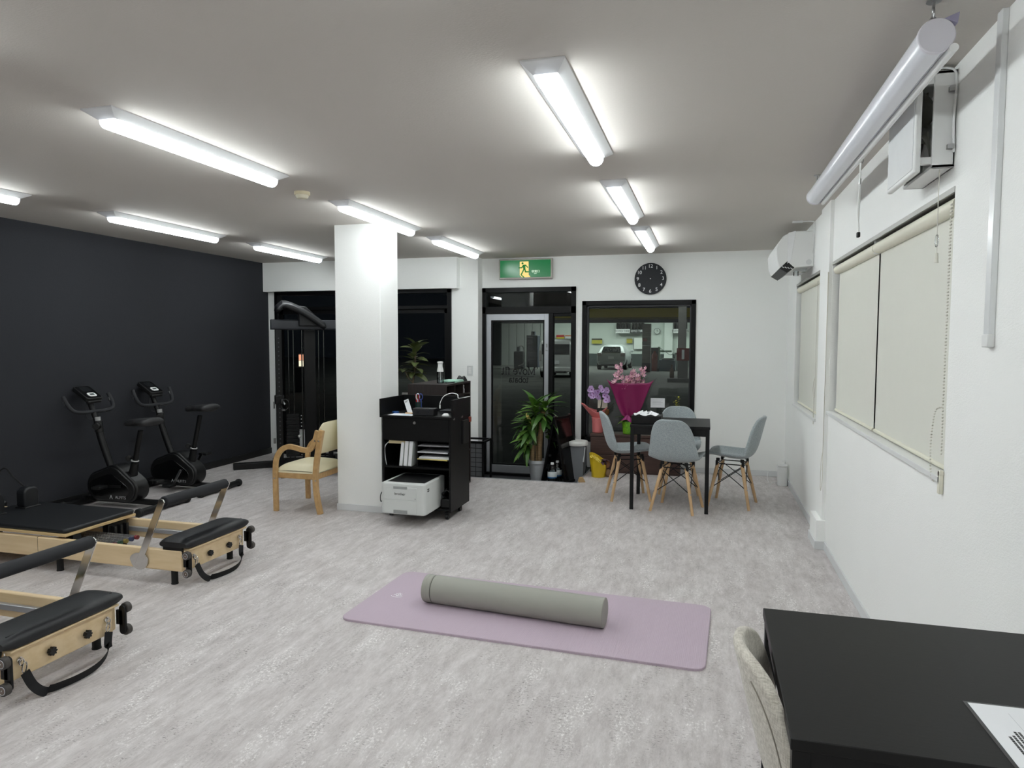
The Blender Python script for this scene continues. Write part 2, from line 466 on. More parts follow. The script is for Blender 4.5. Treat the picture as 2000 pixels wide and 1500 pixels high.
# ------------------------------------------------------------------ right wall windows and blinds
M_cream = P('cream blind fabric', (216, 216, 207), 0.8, var=0.015, bump=0.08, bscale=500)
M_creamroll = P('cream roller cover', (224, 221, 205), 0.55, var=0.02)
M_cord = P('ivory cord', (216, 214, 204), 0.7)
def side_window(name, y0, y1, z0, z1, label):
    r = sroot(name, label, (XR, (y0 + y1) / 2, z0))
    MB().box(.822, .958, y0 - .004, y1 + .004, z0 - .02, z0 + .003).build('sill', M_white, r, bev=.002, world=True)
    MB().box(.842, .90, y0, y1, z1 - .006, z1).box(.835, .842, y0, y1, z1 - .016, z1 + .004).build('head_rail', P('grey head rail', (170, 170, 166), .4, .3), r, world=True)
    fr = MB(); w_ = .035
    fr.box(.925, .955, y0, y1, z0, z0 + w_).box(.925, .955, y0, y1, z1 - w_, z1).box(.925, .955, y0, y0 + w_, z0, z1).box(.925, .955, y1 - w_, y1, z0, z1)
    ym = (y0 + y1) / 2
    fr.box(.925, .955, ym - w_ / 2, ym + w_ / 2, z0, z1)
    fr.build('window_frame', M_alu, r, world=True)
    for a, b in ((y0 + w_, ym - w_ / 2), (ym + w_ / 2, y1 - w_)):
        MB().box(.938, .942, a, b, z0 + w_, z1 - w_).build('pane', M_glass, r, world=True)
side_window('window_1', 2.82, 5.285, .985, 2.025, 'wide window in the right wall, nearest the fan')
side_window('window_2', 5.83, 7.30, .87, 2.025, 'smaller window in the right wall below the air conditioner')

def blind(y0, y1, z0, label, rx=.868):
    o = thing('roller_blind', label, 'blind', (rx, (y0 + y1) / 2, z0), group='roller blinds on the right wall')
    ty = 1.972
    MB().cyl((rx, y0, ty), (rx, y1, ty), .029, n=24).build('roller', M_creamroll, o, world=True)
    MB().box(rx + .010, rx + .0112, y0 + .012, y1 - .012, z0 + .01, ty).build('blind_fabric', M_cream, o, world=True)
    MB().cyl((rx + .0105, y0 + .012, z0 + .012), (rx + .0105, y1 - .012, z0 + .012), .010, n=12).build('bottom_bar', M_creamroll, o, world=True)
    for y in (y0, y1): MB().box(rx - .02, rx + .03, y - .0015, y + .0015, ty - .03, 2.019).build('bracket', M_white, o, world=True)
    return o
b1 = blind(2.845, 4.090, .99, 'cream roller blind with a bead chain on its near edge')
b2 = blind(4.100, 5.262, .99, 'cream roller blind next to the wall pilaster, with a long cord')
b3 = blind(5.85, 7.28, .876, 'cream roller blind under the wall air conditioner')
def beads(m, pts, step=.012, r=.0038):
    acc = 0; pts = [Vector(p) for p in pts]
    for a, b in zip(pts, pts[1:]):
        L = (b - a).length; d = (b - a) / max(L, 1e-6); s = acc
        while s < L: m.ball(a + d * s, r, 6, 4); s += step
        acc = s - L
ch = MB()
beads(ch, [(.838, 2.848, 1.97), (.834, 2.844, 1.25), (.832, 2.835, 1.06)])
beads(ch, [(.838, 2.856, 1.97), (.836, 2.852, 1.25), (.834, 2.842, 1.06)])
beads(ch, smooth_path([(.832, 2.845, 1.24), (.826, 2.90, 1.22), (.824, 2.93, 1.12), (.824, 2.93, 1.03), (.824, 2.90, .965), (.826, 2.86, .97), (.828, 2.83, 1.0)], 5))
ch.build('bead_chain', M_cord, b1, world=True)['kind'] = 'stuff'
MB().box(.822, .837, 2.812, 2.832, .925, 1.01).cyl((.822, 2.822, 1.0), (.837, 2.822, 1.0), .012).build('chain_holder', M_creamroll, b1, world=True, bev=.003)
cd = MB()
for k in (0, 1):
    cd.tube([(.812 - .004 * k, 5.284 - .007 * k, 1.96), (.808, 5.272, 1.3), (.806, 5.266, .70)], .0022, 6)
cd.tube(smooth_path([(.806, 5.268, .70), (.800, 5.285, .62), (.798, 5.285, .50), (.800, 5.272, .42), (.806, 5.256, .50), (.806, 5.258, .62), (.806, 5.268, .70)], 6), .0022, 6)
cd.build('pull_cord', M_cord, b2, world=True)
cd = MB()
cd.tube(smooth_path([(.829, 5.89, 1.2), (.826, 5.93, 1.15), (.826, 5.96, 1.08), (.829, 5.92, 1.03), (.829, 5.88, 1.10), (.829, 5.89, 1.2)], 6), .003, 6).tube([(.83, 5.89, 1.95), (.829, 5.89, 1.2)], .002, 6).tube([(.829, 5.92, 1.03), (.829, 5.92, .82)], .003, 6)
cd.build('pull_cord', M_cord, b3, world=True)

# ------------------------------------------------------------------ black side window (left of the pillar)
M_blind_dark = P('dark shutter slat', (30, 30, 33), .5, var=.1)
w3 = sroot('window_3', 'wide dark window in black frame behind the pillar', (-4.16, YL, 0))
f = MB(); xa, xb = -5.375, -2.945
f.box(xa, xa + .055, YL - .012, YL + .08, 0, 2.108).box(xb - .055, xb, YL - .012, YL + .08, 0, 2.108).box(xa, xb, YL - .012, YL + .08, 2.05, 2.108).box(xa, xb, YL - .012, YL + .08, 0, .07)
f.box(xa, xb, YL - .002, YL + .06, 1.86, 1.90)
f.build('window_frame', M_blkframe, w3, world=True, bev=.003)
for a, b, yy in ((xa + .055, -4.12, YL + .03), (-4.18, xb - .055, YL + .05)):
    s = MB(); s.box(a, a + .05, yy - .012, yy + .012, .07, 1.86).box(b - .05, b, yy - .012, yy + .012, .07, 1.86).box(a, b, yy - .012, yy + .012, .07, .13).box(a, b, yy - .012, yy + .012, 1.81, 1.86)
    so = s.build('sash', M_blkframe, w3, world=True)
    MB().box(a + .05, b - .05, yy - .003, yy + .003, .13, 1.81).build('pane', M_glass, so, world=True)
MB().box(xa + .055, xb - .055, YL + .035, YL + .041, 1.90, 2.05).build('pane', M_glass, w3, world=True)

# ------------------------------------------------------------------ entrance door
dr = sroot('door_1', 'aluminium-framed glass entrance door with side light and top light', (-2.04, YF, RZ))
f = MB(); y0, y1 = YF - .015, YF + .085
f.box(-2.624, -2.566, y0, y1, RZ, 2.108).box(-1.525, -1.468, y0, y1, RZ, 2.108).box(-2.624, -1.468, y0, y1, 2.052, 2.108).box(-2.624, -1.468, y0, y1, 1.80, 1.882)
f.box(-1.792, -1.738, y0, y1, RZ, 1.80).box(-2.624, -1.468, y0, y1, RZ, RZ + .03).box(-1.738, -1.525, y0 + .02, y1, RZ, .04).box(-1.738, -1.525, y0 + .02, y1, 1.765, 1.80)
f.build('door_frame', M_blkframe, dr, world=True, bev=.003)
MB().box(-2.566, -1.525, YF + .03, YF + .036, 1.882, 2.052).build('pane', M_glass, dr, world=True)
MB().box(-1.738, -1.525, YF + .03, YF + .036, .04, 1.765).build('pane', M_glass, dr, world=True)
lf = MB(); y0, y1 = YF + .005, YF + .045
lf.box(-2.566, -2.506, y0, y1, RZ + .035, 1.796).box(-1.846, -1.794, y0, y1, RZ + .035, 1.796).box(-2.506, -1.846, y0, y1, 1.722, 1.796).box(-2.506, -1.846, y0, y1, RZ + .035, -.03)
leaf = lf.build('door_leaf', M_alu, dr, world=True, bev=.002)
MB().box(-2.506, -2.488, y0 + .012, y1 - .012, -.03, 1.722).box(-1.864, -1.846, y0 + .012, y1 - .012, -.03, 1.722).box(-2.488, -1.864, y0 + .012, y1 - .012, 1.706, 1.722).box(-2.488, -1.864, y0 + .012, y1 - .012, -.03, -.012).build('glazing_bead', M_blkframe, leaf, world=True)
MB().box(-2.506, -1.846, YF + .022, YF + .027, -.03, 1.722).build('pane', M_glass, leaf, world=True)
MB().box(-1.825, -1.812, YF - .01, YF + .005, 1.40, 1.44).box(-1.83, -1.807, YF - .004, YF + .005, 1.36, 1.37).build('lock', M_steel, leaf, world=True)
# mirrored lettering stuck on the outside of the glass: drawn as slab-serif strokes
def glyph(c):
    """strokes (polylines) and serifs (centre, half width) in an x-height=1 box; returns strokes, serifs, advance"""
    def arc(cx, cy, rx, ry, a0, a1, n=10): return [(cx + rx * cos(radians(a0 + (a1 - a0) * i / n)), cy + ry * sin(radians(a0 + (a1 - a0) * i / n))) for i in range(n + 1)]
    if c == 'M': return [[(.15, 0), (.15, 1.4)], [(.15, 1.4), (.72, .1)], [(.72, .1), (1.3, 1.4)], [(1.3, 1.4), (1.3, 0)]], [(.15, 0, .2), (1.3, 0, .2), (.1, 1.4, .14), (1.35, 1.4, .14)], 1.55
    if c == 'o': return [arc(.5, .5, .42, .5, 0, 360, 20)], [], 1.05
    if c == 'v': return [[(.12, 1), (.5, 0)], [(.5, 0), (.88, 1)]], [(.12, 1, .16), (.88, 1, .16)], 1.0
    if c == 'e': return [arc(.48, .5, .4, .5, 0, 320, 18), [(.08, .52), (.88, .52)]], [], 1.0
    if c == 'f': return [[(.3, 0), (.3, 1.1)] + arc(.55, 1.12, .25, .3, 180, 60, 6)], [(.3, 0, .2), (.3, 1, .24)], .66
    if c == 'i': return [[(.25, 0), (.25, 1)], arc(.25, 1.32, .05, .05, 0, 360, 8)], [(.25, 0, .2), (.17, 1, .12)], .55
    if c == 't': return [[(.28, 1.3), (.28, .2)] + arc(.48, .2, .2, .2, 180, 320, 6)], [(.32, 1, .26)], .66
    if c == 'b': return [[(.15, 0), (.15, 1.45)], arc(.52, .5, .38, .5, -180, 180, 20)], [(.08, 1.45, .12)], 1.05
    if c == 'a': return [arc(.45, .78, .3, .22, 150, 0, 6) + [(.75, .1), (.9, 0)], arc(.43, .3, .3, .3, 0, 360, 16)], [], .98
    return [], [], .5
def slab_text(s, x, z, size, y, mirror=True, wgt=.11):
    m = MB(); cx = 0; sg = -1 if mirror else 1
    tot = sum(glyph(c)[2] for c in s)
    def T(p): return (x + sg * (p[0] + cx - tot / 2) * size, y, z + p[1] * size)
    for c in s:
        st, sf, adv = glyph(c)
        for ln in st:
            for a, b in zip(ln, ln[1:]):
                A, B = Vector(T(a)), Vector(T(b)); d = (B - A)
                if d.length < 1e-6: continue
                d.normalize(); wv = Vector((-d.z, 0, d.x)) * wgt * size * .9
                e = d * wgt * size * .35; dy = Vector((0, .0008, 0))
                q = [A - e - wv, B + e - wv, B + e + wv, A - e + wv]
                m.add(q + [p + dy for p in q], [(0, 1, 2, 3), (7, 6, 5, 4), (0, 4, 5, 1), (1, 5, 6, 2), (2, 6, 7, 3), (3, 7, 4, 0)])
        for (sx, sz, hw) in sf:
            A, B = T((sx - hw, sz)), T((sx + hw, sz)); t = wgt * size * .6
            m.box(A[0], B[0], y, y + .0008, A[2] - t, A[2] + t)
        cx += adv
    return m
slab_text('Move fit', -2.17, 1.074, .060, YF + .020).build('lettering', M_print, leaf, world=True)
slab_text('tobata', -2.164, .978, .046, YF + .020).build('lettering', M_print, leaf, world=True)
MB().box(-2.362, -1.974, YF + .020, YF + .0208, 1.050, 1.055).build('underline', M_print, leaf, world=True)

# shop window
w4 = sroot('window_4', 'black-framed shop window beside the entrance door', (-.756, YF, .3))
f = MB(); xa, xb = -1.394, -.118; y0, y1 = YF - .018, YF + .085
f.box(xa, xa + .05, y0, y1, .30, 1.937).box(xb - .05, xb, y0, y1, .30, 1.937).box(xa, xb, y0, y1, 1.887, 1.937).box(xa, xb, y0, y1, .30, .36)
f.build('window_frame', M_blkframe, w4, world=True, bev=.003)
f = MB(); xa, xb = xa + .05, xb - .05; y0, y1 = YF + .008, YF + .06
f.box(xa, xa + .024, y0, y1, .36, 1.887).box(xb - .016, xb, y0, y1, .36, 1.887).box(xa, xb, y0, y1, 1.866, 1.887).box(xa, xb, y0, y1, .36, .385)
sash = f.build('sash', P('dark grey window sash', (38, 39, 42), .4), w4, world=True, bev=.002)
MB().box(xa + .024, xb - .016, YF + .03, YF + .036, .385, 1.866).build('pane', M_glass, sash, world=True)

# ------------------------------------------------------------------ ceiling lights
M_tube = emission('lit diffuser', (244, 251, 252), TUBE_STRENGTH)
M_house = P('white lamp housing', (216, 217, 218), .5, var=.02)
LL = 1.285
def ceiling_light():
    o = thing('ceiling_light', 'x', 'ceiling light', (0, 0, H), group='linear ceiling lights')
    w1, w2, hh, s = .081, .046, .034, .05
    MB().add([(-w1, 0, 0), (w1, 0, 0), (w1, LL, 0), (-w1, LL, 0), (-w1, 0, -.006), (w1, 0, -.006), (w1, LL, -.006), (-w1, LL, -.006),
              (-w2, s, -hh), (w2, s, -hh), (w2, LL - s, -hh), (-w2, LL - s, -hh)],
             [(3, 2, 1, 0), (0, 1, 5, 4), (1, 2, 6, 5), (2, 3, 7, 6), (3, 0, 4, 7), (4, 5, 9, 8), (5, 6, 10, 9), (6, 7, 11, 10), (7, 4, 8, 11), (8, 9, 10, 11)]).build('housing', M_house, o, ang=20)
    def arcp(k): return [(.040 * cos(pi + pi * i / 8), -hh + .004 - k * abs(sin(pi + pi * i / 8)) ** .8) for i in range(9)]
    MB().prism(arcp(.046), 'y', s + .022, LL - s - .022).build('diffuser', M_tube, o, ang=50)
    for a, b in ((s + .002, s + .022), (LL - s - .022, LL - s - .002)):
        MB().prism(arcp(.047), 'y', a, b).build('end_cap', P('translucent end cap', (235, 238, 240), .4, emit=(236, 244, 255), estr=1.1), o, ang=50)
    return o
spots = [(-.569, 2.406, 'nearest ceiling light in the row above the yoga mat'), (-.569, 4.285, 'middle ceiling light in the row leading to the wall clock'), (-.569, 6.06, 'ceiling light closest to the wall clock'),
         (-2.497, 2.40, 'long ceiling light in front of the smoke detector'), (-2.495, 4.40, 'ceiling light in front of the white pillar top'), (-2.487, 6.13, 'ceiling light behind the pillar, above the small trolley shelf'),
         (-4.50, 2.42, 'ceiling light cut off by the left edge of the picture'), (-4.44, 4.32, 'ceiling light nearest the charcoal wall, above the bikes'), (-4.40, 6.06, 'ceiling light near the charcoal corner, left of the pillar')]
for x in (-.569, -2.5, -4.45):  # rows continued out of view: unseen lights added to brighten the foreground
    rn = {-.569: 'in line with the yoga mat row', -2.5: 'in the middle row', -4.45: 'in the row by the charcoal wall'}[x]
    spots += [(x, .53, 'unseen ceiling light added just behind the viewer, ' + rn), (x, -1.35, 'unseen rearmost ceiling light added far behind the viewer, ' + rn)]
proto = ceiling_light()
for i, (x, y, lab) in enumerate(spots):
    o = proto if i == 0 else copy_tree(proto)
    o.location = (x, y, H); o['label'] = lab

o = thing('smoke_detector', 'small round cream smoke detector on the ceiling', 'smoke detector', (-2.60, 4.11, H))
MB().lathe([(.052, 0), (.052, -.014), (.049, -.02)], n=28).build('base', P('cream plastic', (222, 212, 180), .5), o)
MB().lathe([(.042, -.02), (.042, -.03), (.034, -.042), (.012, -.047)], n=28).build('sensor_cap', P('cream cover', (228, 222, 200), .45), o)

# ------------------------------------------------------------------ exit sign
o = thing('exit_sign', 'green illuminated emergency exit sign above the glass door', 'exit sign', (-2.067, YF, 2.20))
MB().box(-.325, .325, -.055, 0, 0, .24).build('housing', P('grey sign housing', (178, 172, 166), .45), o, bev=.01)
m, nt, out = newmat('lit green sign face')
e = N(nt, 'ShaderNodeEmission'); e.inputs[0].default_value = lin((22, 128, 70)); e.inputs[1].default_value = .30
gb = N(nt, 'ShaderNodeBsdfGlossy'); gb.inputs['Roughness'].default_value = .22
fr = N(nt, 'ShaderNodeFresnel'); mx = N(nt, 'ShaderNodeMixShader')
nt.links.new(fr.outputs[0], mx.inputs[0]); nt.links.new(e.outputs[0], mx.inputs[1]); nt.links.new(gb.outputs[0], mx.inputs[2]); nt.links.new(mx.outputs[0], out.inputs[0])
fc = MB().box(-.306, .306, -.0575, -.054, .022, .222).build('sign_face', m, o)
M_warm = emission('lit cream pictogram', (255, 222, 140), .46)
M_green = P('green pictogram', (8, 92, 34), .5, emit=(8, 92, 34), estr=.5)
def zx(px, py): return (-.325 + (px - 105) / 1740 * .65, .24 - (py - 165) / 680 * .24)
MB().prism([zx(*p) for p in ((800, 265), (1085, 262), (1090, 700), (1150, 778), (870, 782), (800, 710))], 'y', -.0585, -.0575).build('doorway_shape', M_warm, fc)
g = MB(); yy0, yy1 = -.0595, -.0585
hx, hz = zx(890, 322); g.cyl((hx, yy1, hz), (hx, yy0, hz), .0125, n=16)
def limb(pts, w_):
    P3 = [(zx(*p)[0], -.059, zx(*p)[1]) for p in pts]
    g.sweep(P3, [(-.0006, -w_), (.0006, -w_), (.0006, w_), (-.0006, w_)], up=(0, 0, 1) if abs(P3[0][0] - P3[-1][0]) > .004 else (1, 0, 0))
g.prism([zx(*p) for p in ((885, 395), (930, 368), (1010, 368), (985, 400), (985, 520), (920, 520))], 'y', yy0, yy1)
for pts, w_ in ((((925, 385), (860, 470)), .006), (((870, 465), (775, 468)), .006), (((990, 385), (1060, 460)), .006), (((945, 500), (850, 695)), .0075), (((965, 500), (990, 610)), .0075), (((985, 605), (1110, 608)), .0075), (((855, 710), (940, 785)), .006)):
    a, b = zx(*pts[0]), zx(*pts[1]); A = Vector((a[0], -.059, a[1])); B = Vector((b[0], -.059, b[1])); d = (B - A).normalized(); q = Vector((-d.z, 0, d.x)) * w_; dy = Vector((0, .0005, 0)); e_ = d * w_ * .6
    Q = [A - q - e_, B - q + e_, B + q + e_, A + q - e_]
    g.add([p - dy for p in Q] + [p + dy for p in Q], [(0, 1, 2, 3), (7, 6, 5, 4), (0, 4, 5, 1), (1, 5, 6, 2), (2, 6, 7, 3), (3, 7, 4, 0)])
g.build('running_figure', M_green, fc)
M_signtext = emission('lit sign lettering', (225, 245, 220), .6)
text('lettering', '\u975e\u5e38\u53e3', .034, M_signtext, fc, TRS((zx(1315, 0)[0], -.0578, zx(0, 600)[1])) @ FACE_NEG_Y)
text('lettering', 'EXIT', .017, M_signtext, fc, TRS((zx(1310, 0)[0], -.0578, zx(0, 665)[1])) @ FACE_NEG_Y)

# ------------------------------------------------------------------ wall clock
o = thing('wall_clock', 'round charcoal wall clock with thin pale numerals', 'clock', (-.621, YF, 2.176))
M_slate = P('charcoal clock face', (40, 42, 46), .75, var=.05)
MB().cyl((0, 0, 0), (0, -.026, 0), .176, n=56).build('clock_face', M_slate, o, bev=.003)
M_num = P('pale numerals', (230, 231, 231), .5)
for k in range(1, 13):
    a = radians(90 - 30 * k)
    text('numeral', str(k), .054, M_num, o, TRS((.140 * cos(a), -.0266, .140 * sin(a))) @ FACE_NEG_Y, bold=.0003)
def hand(a, L, w_):
    m = MB(); a = radians(90 - a); d = Vector((cos(a), 0, sin(a))); q = Vector((-d.z, 0, d.x)) * w_
    A = -d * .025; B = d * L
    m.add([A - q, B - q * .4, B + q * .4, A + q] + [p + Vector((0, -.0015, 0)) for p in (A - q, B - q * .4, B + q * .4, A + q)], [(3, 2, 1, 0), (4, 5, 6, 7), (0, 1, 5, 4), (1, 2, 6, 5), (2, 3, 7, 6), (3, 0, 4, 7)])
    m.v = [(x, y - .029, z) for x, y, z in m.v]
    return m
hand(230, .098, .004).build('minute_hand', M_black, o)
hand(195, .06, .005).build('hour_hand', M_black, o)
hand(150, .085, .0012).build('second_hand', M_black, o)
MB().cyl((0, -.026, 0), (0, -.034, 0), .005, n=12).build('hub', M_steel, o)

# ------------------------------------------------------------------ light switch plate
o = thing('light_switch', 'white five-rocker light switch plate beside the glass door', 'light switch', (-2.712, YL, 1.06))
MB().box(-.036, .036, -.009, 0, 0, .12).build('plate', M_wgrey, o, bev=.003)
for k in range(3):
    MB().box(-.018, .018, -.013, -.008, .022 + k * .027, .046 + k * .027).build('rocker', M_white, o, bev=.0015)

# ------------------------------------------------------------------ air conditioner
o = thing('air_conditioner', 'white wall-mounted air conditioner high on the right wall', 'air conditioner', (XR, 6.6, 2.04))
prof = [(.541, 2.254), (.556, 2.29), (.598, 2.35), (.64, 2.372), (.696, 2.386), (.838, 2.386), (.838, 2.095), (.70, 2.09), (.632, 2.05), (.574, 2.085), (.550, 2.15)]
MB().prism(prof, 'y', 6.2, 7.0).build('body', M_white, o, bev=.008, world=True)
MB().prism([(.636, 2.372), (.637, 2.374), (.69, 2.388), (.695, 2.386), (.66, 2.14), (.634, 2.12)], 'y', 6.196, 6.2).build('end_cover', P('white glossy cover', (232, 233, 234), .25), o, world=True, bev=.002)
lv = MB().prism([(.573, 2.083), (.632, 2.046), (.690, 2.086), (.632, 2.14)], 'y', 6.197, 6.99).build('outlet', M_black, o, world=True)
for k in range(4):
    MB().prism([(.59 + k * .022, 2.096 - k * .004), (.606 + k * .022, 2.085 - k * .004), (.61 + k * .022, 2.09 - k * .004), (.594 + k * .022, 2.101 - k * .004)], 'y', 6.195, 6.99).build('louver', M_wgrey, o, world=True)
MB().cyl((.80, 6.197, 2.13), (.80, 6.2, 2.13), .022, n=24).build('knockout_cap', M_wgrey, o, world=True)
MB().box(.70, .80, 6.30, 6.40, 2.062, 2.1).cyl((.72, 6.35, 2.03), (.72, 6.35, 2.07), .02).build('drain_fitting', M_clear, o, world=True)
MB().tube(smooth_path([(.832, 6.2, 2.2), (.838 - .012, 6.16, 2.3), (.826, 6.14, 2.42), (.81, 6.14, 2.45), (.70, 6.14, 2.452)], 5), .006, 8).build('cable', M_white, o, world=True)
MB().box(.66, .74, 6.12, 6.17, 2.445, 2.459).build('cable_clip', M_white, o, world=True, bev=.003)

# ------------------------------------------------------------------ cable duct on the near right wall
o = thing('cable_duct', 'white plastic cable duct running down the near right wall', 'cable duct', (XR, 2.428, 1.462))
MB().box(-.018, 0, -.018, .022, .035, H - 1.462).build('duct', P('glossy white plastic', (226, 228, 229), .22), o, bev=.002)
MB().box(-.021, 0, -.022, .026, 0, .04).build('end_piece', M_white, o, bev=.003)

# ------------------------------------------------------------------ wall ventilation fan
o = thing('ventilation_fan', 'square white ventilation fan box above the wide window', 'ventilation fan', (XR, 3.02, 2.09))
f = MB(); a, b = 2.84, 3.21
f.box(.765, .838, a, a + .012, 2.10, 2.44).box(.765, .838, b - .012, b, 2.10, 2.44).box(.765, .838, a, b, 2.10, 2.112).box(.765, .838, a, b, 2.428, 2.44).box(.83, .838, a, b, 2.10, 2.44)
f.build('wall_frame', M_white, o, world=True, bev=.002)
f = MB().box(.706, .728, 2.83, 3.215, 2.085, 2.43)
fp = f.build('front_panel', M_white, o, world=True, bev=.006)
MB().box(.704, .706, 2.845, 3.2, 2.10, 2.415).build('panel_inset', P('pale panel', (218, 220, 221), .35), fp, world=True)
for y in (2.86, 3.19):
    for z in (2.13, 2.41): MB().box(.725, .77, y - .012, y + .012, z - .012, z + .012).build('spacer', M_white, o, world=True)
f = MB().cyl((.80, 3.025, 2.27), (.765, 3.025, 2.27), .04, .03, n=20)
hubo = f.build('fan_motor', P('grey fan motor', (150, 150, 146), .5), o, world=True)
for k in range(5):
    ang = 2 * pi * k / 5
    def bl(u, v, ang=ang):
        r = .035 + .115 * u; a_ = ang + (v - .5) * (.5 + .35 * u)
        return (.775 + .03 * (v - .5), 3.025 + r * cos(a_), 2.27 + r * sin(a_))
    MB().grid(bl, 6, 5).build('fan_blade', P('smoky fan blade', (120, 120, 112), .35), o, world=True, solid=.003)
MB().tube(smooth_path([(.832, 2.832, 2.15), (.826, 2.826, 2.25), (.83, 2.826, 2.38), (.82, 2.835, 2.44), (.75, 2.86, 2.455)], 5), .004, 8).build('power_cable', M_white, o, world=True)
for z in (2.17, 2.37): MB().box(.81, .832, 2.824, 2.84, z - .008, z + .008).build('cable_clip', M_steel, o, world=True)
MB().tube([(.80, 2.87, 2.10), (.80, 2.87, 1.90), (.80, 2.865, 1.80)], .0015, 6).cyl((.80, 2.865, 1.80), (.80, 2.865, 1.765), .005, .007, n=12).build('pull_string', M_cord, o, world=True)
MB().tube([(.80 + .0, 2.87 + .016 * cos(2 * pi * i / 16), 1.845 + .022 * sin(2 * pi * i / 16)) for i in range(16)], .002, 6, closed=True, up=(1, 0, 0)).build('string_loop', M_clear, o, world=True)

# ------------------------------------------------------------------ hanging projector screen
o = thing('projector_screen', 'rolled-up white projector screen tube hanging along the right wall', 'projector screen', (.612, 3.41, 2.345))
M_lilac = P('pale lilac-white plastic', (224, 226, 233), .22, var=.02)
prof = [(.612 + .046 * cos(radians(a)), 2.345 + .046 * sin(radians(a))) for a in range(-60, 241, 12)] + [(.598, 2.303), (.628, 2.300)]
MB().prism(prof, 'y', 2.285, 4.545).build('case', M_lilac, o, world=True, ang=25)
for a, b in ((2.268, 2.285), (4.545, 4.56)):
    MB().prism([(.612 + .049 * cos(radians(t)), 2.345 + .049 * sin(radians(t))) for t in range(0, 360, 10)], 'y', a, b).build('end_cap', P('lilac end cap', (206, 204, 212), .45), o, world=True, bev=.003)
MB().cyl((.655, 2.262, 2.305), (.655, 4.55, 2.305), .012, n=16).build('weight_bar', M_white, o, world=True)
MB().prism([(.628, 2.39), (.668, 2.405), (.664, 2.375)], 'y', 2.27, 2.31).build('bracket', P('violet plastic tab', (150, 146, 170), .5), o, world=True)
for yy in (2.31, 4.50):
    h_ = MB(); z0 = 2.393
    h_.tube([(.612 + .009 * cos(2 * pi * i / 16), yy, z0 + .008 + .012 * sin(2 * pi * i / 16)) for i in range(16)], .0022, 6, closed=True, up=(0, 1, 0))
    h_.tube([(.612, yy + .007 * cos(2 * pi * i / 16), z0 + .03 + .016 * sin(2 * pi * i / 16)) for i in range(16)], .003, 6, closed=True, up=(1, 0, 0))
    h_.cyl((.612, yy, z0 + .044), (.612, yy, H - .002), .004, n=10)
    h_.cyl((.612, yy, H - .004), (.612, yy, H), .02, n=20)
    h_.build('hanging_hook', M_steel, o, world=True)
f = MB()
for k in range(3):
    f.tube(smooth_path([(.657, 3.50 + .004 * (k - 1), 2.285), (.657 + .003 * (k - 1), 3.50 + .004 * k, 2.16), (.655 + .004 * (k - 1), 3.502 + .010 * (k - 1), 2.06), (.656, 3.50 + .012 * (k - 1), 1.99), (.657, 3.5, 1.965)], 5), .0032, 6)
f.build('pull_cord', M_white, o, world=True)
MB().tube(smooth_path([(.657, 3.50, 2.31), (.668, 3.5, 2.30), (.665, 3.5, 2.285), (.655, 3.5, 2.282)], 4), .002, 6).cyl((.657, 3.5, 2.215), (.657, 3.5, 2.19), .006, n=12).build('cord_hook', M_steel, o, world=True)
MB().box(.650, .664, 3.488, 3.512, 1.952, 1.976).build('cord_stop', M_black, o, world=True, bev=.004)
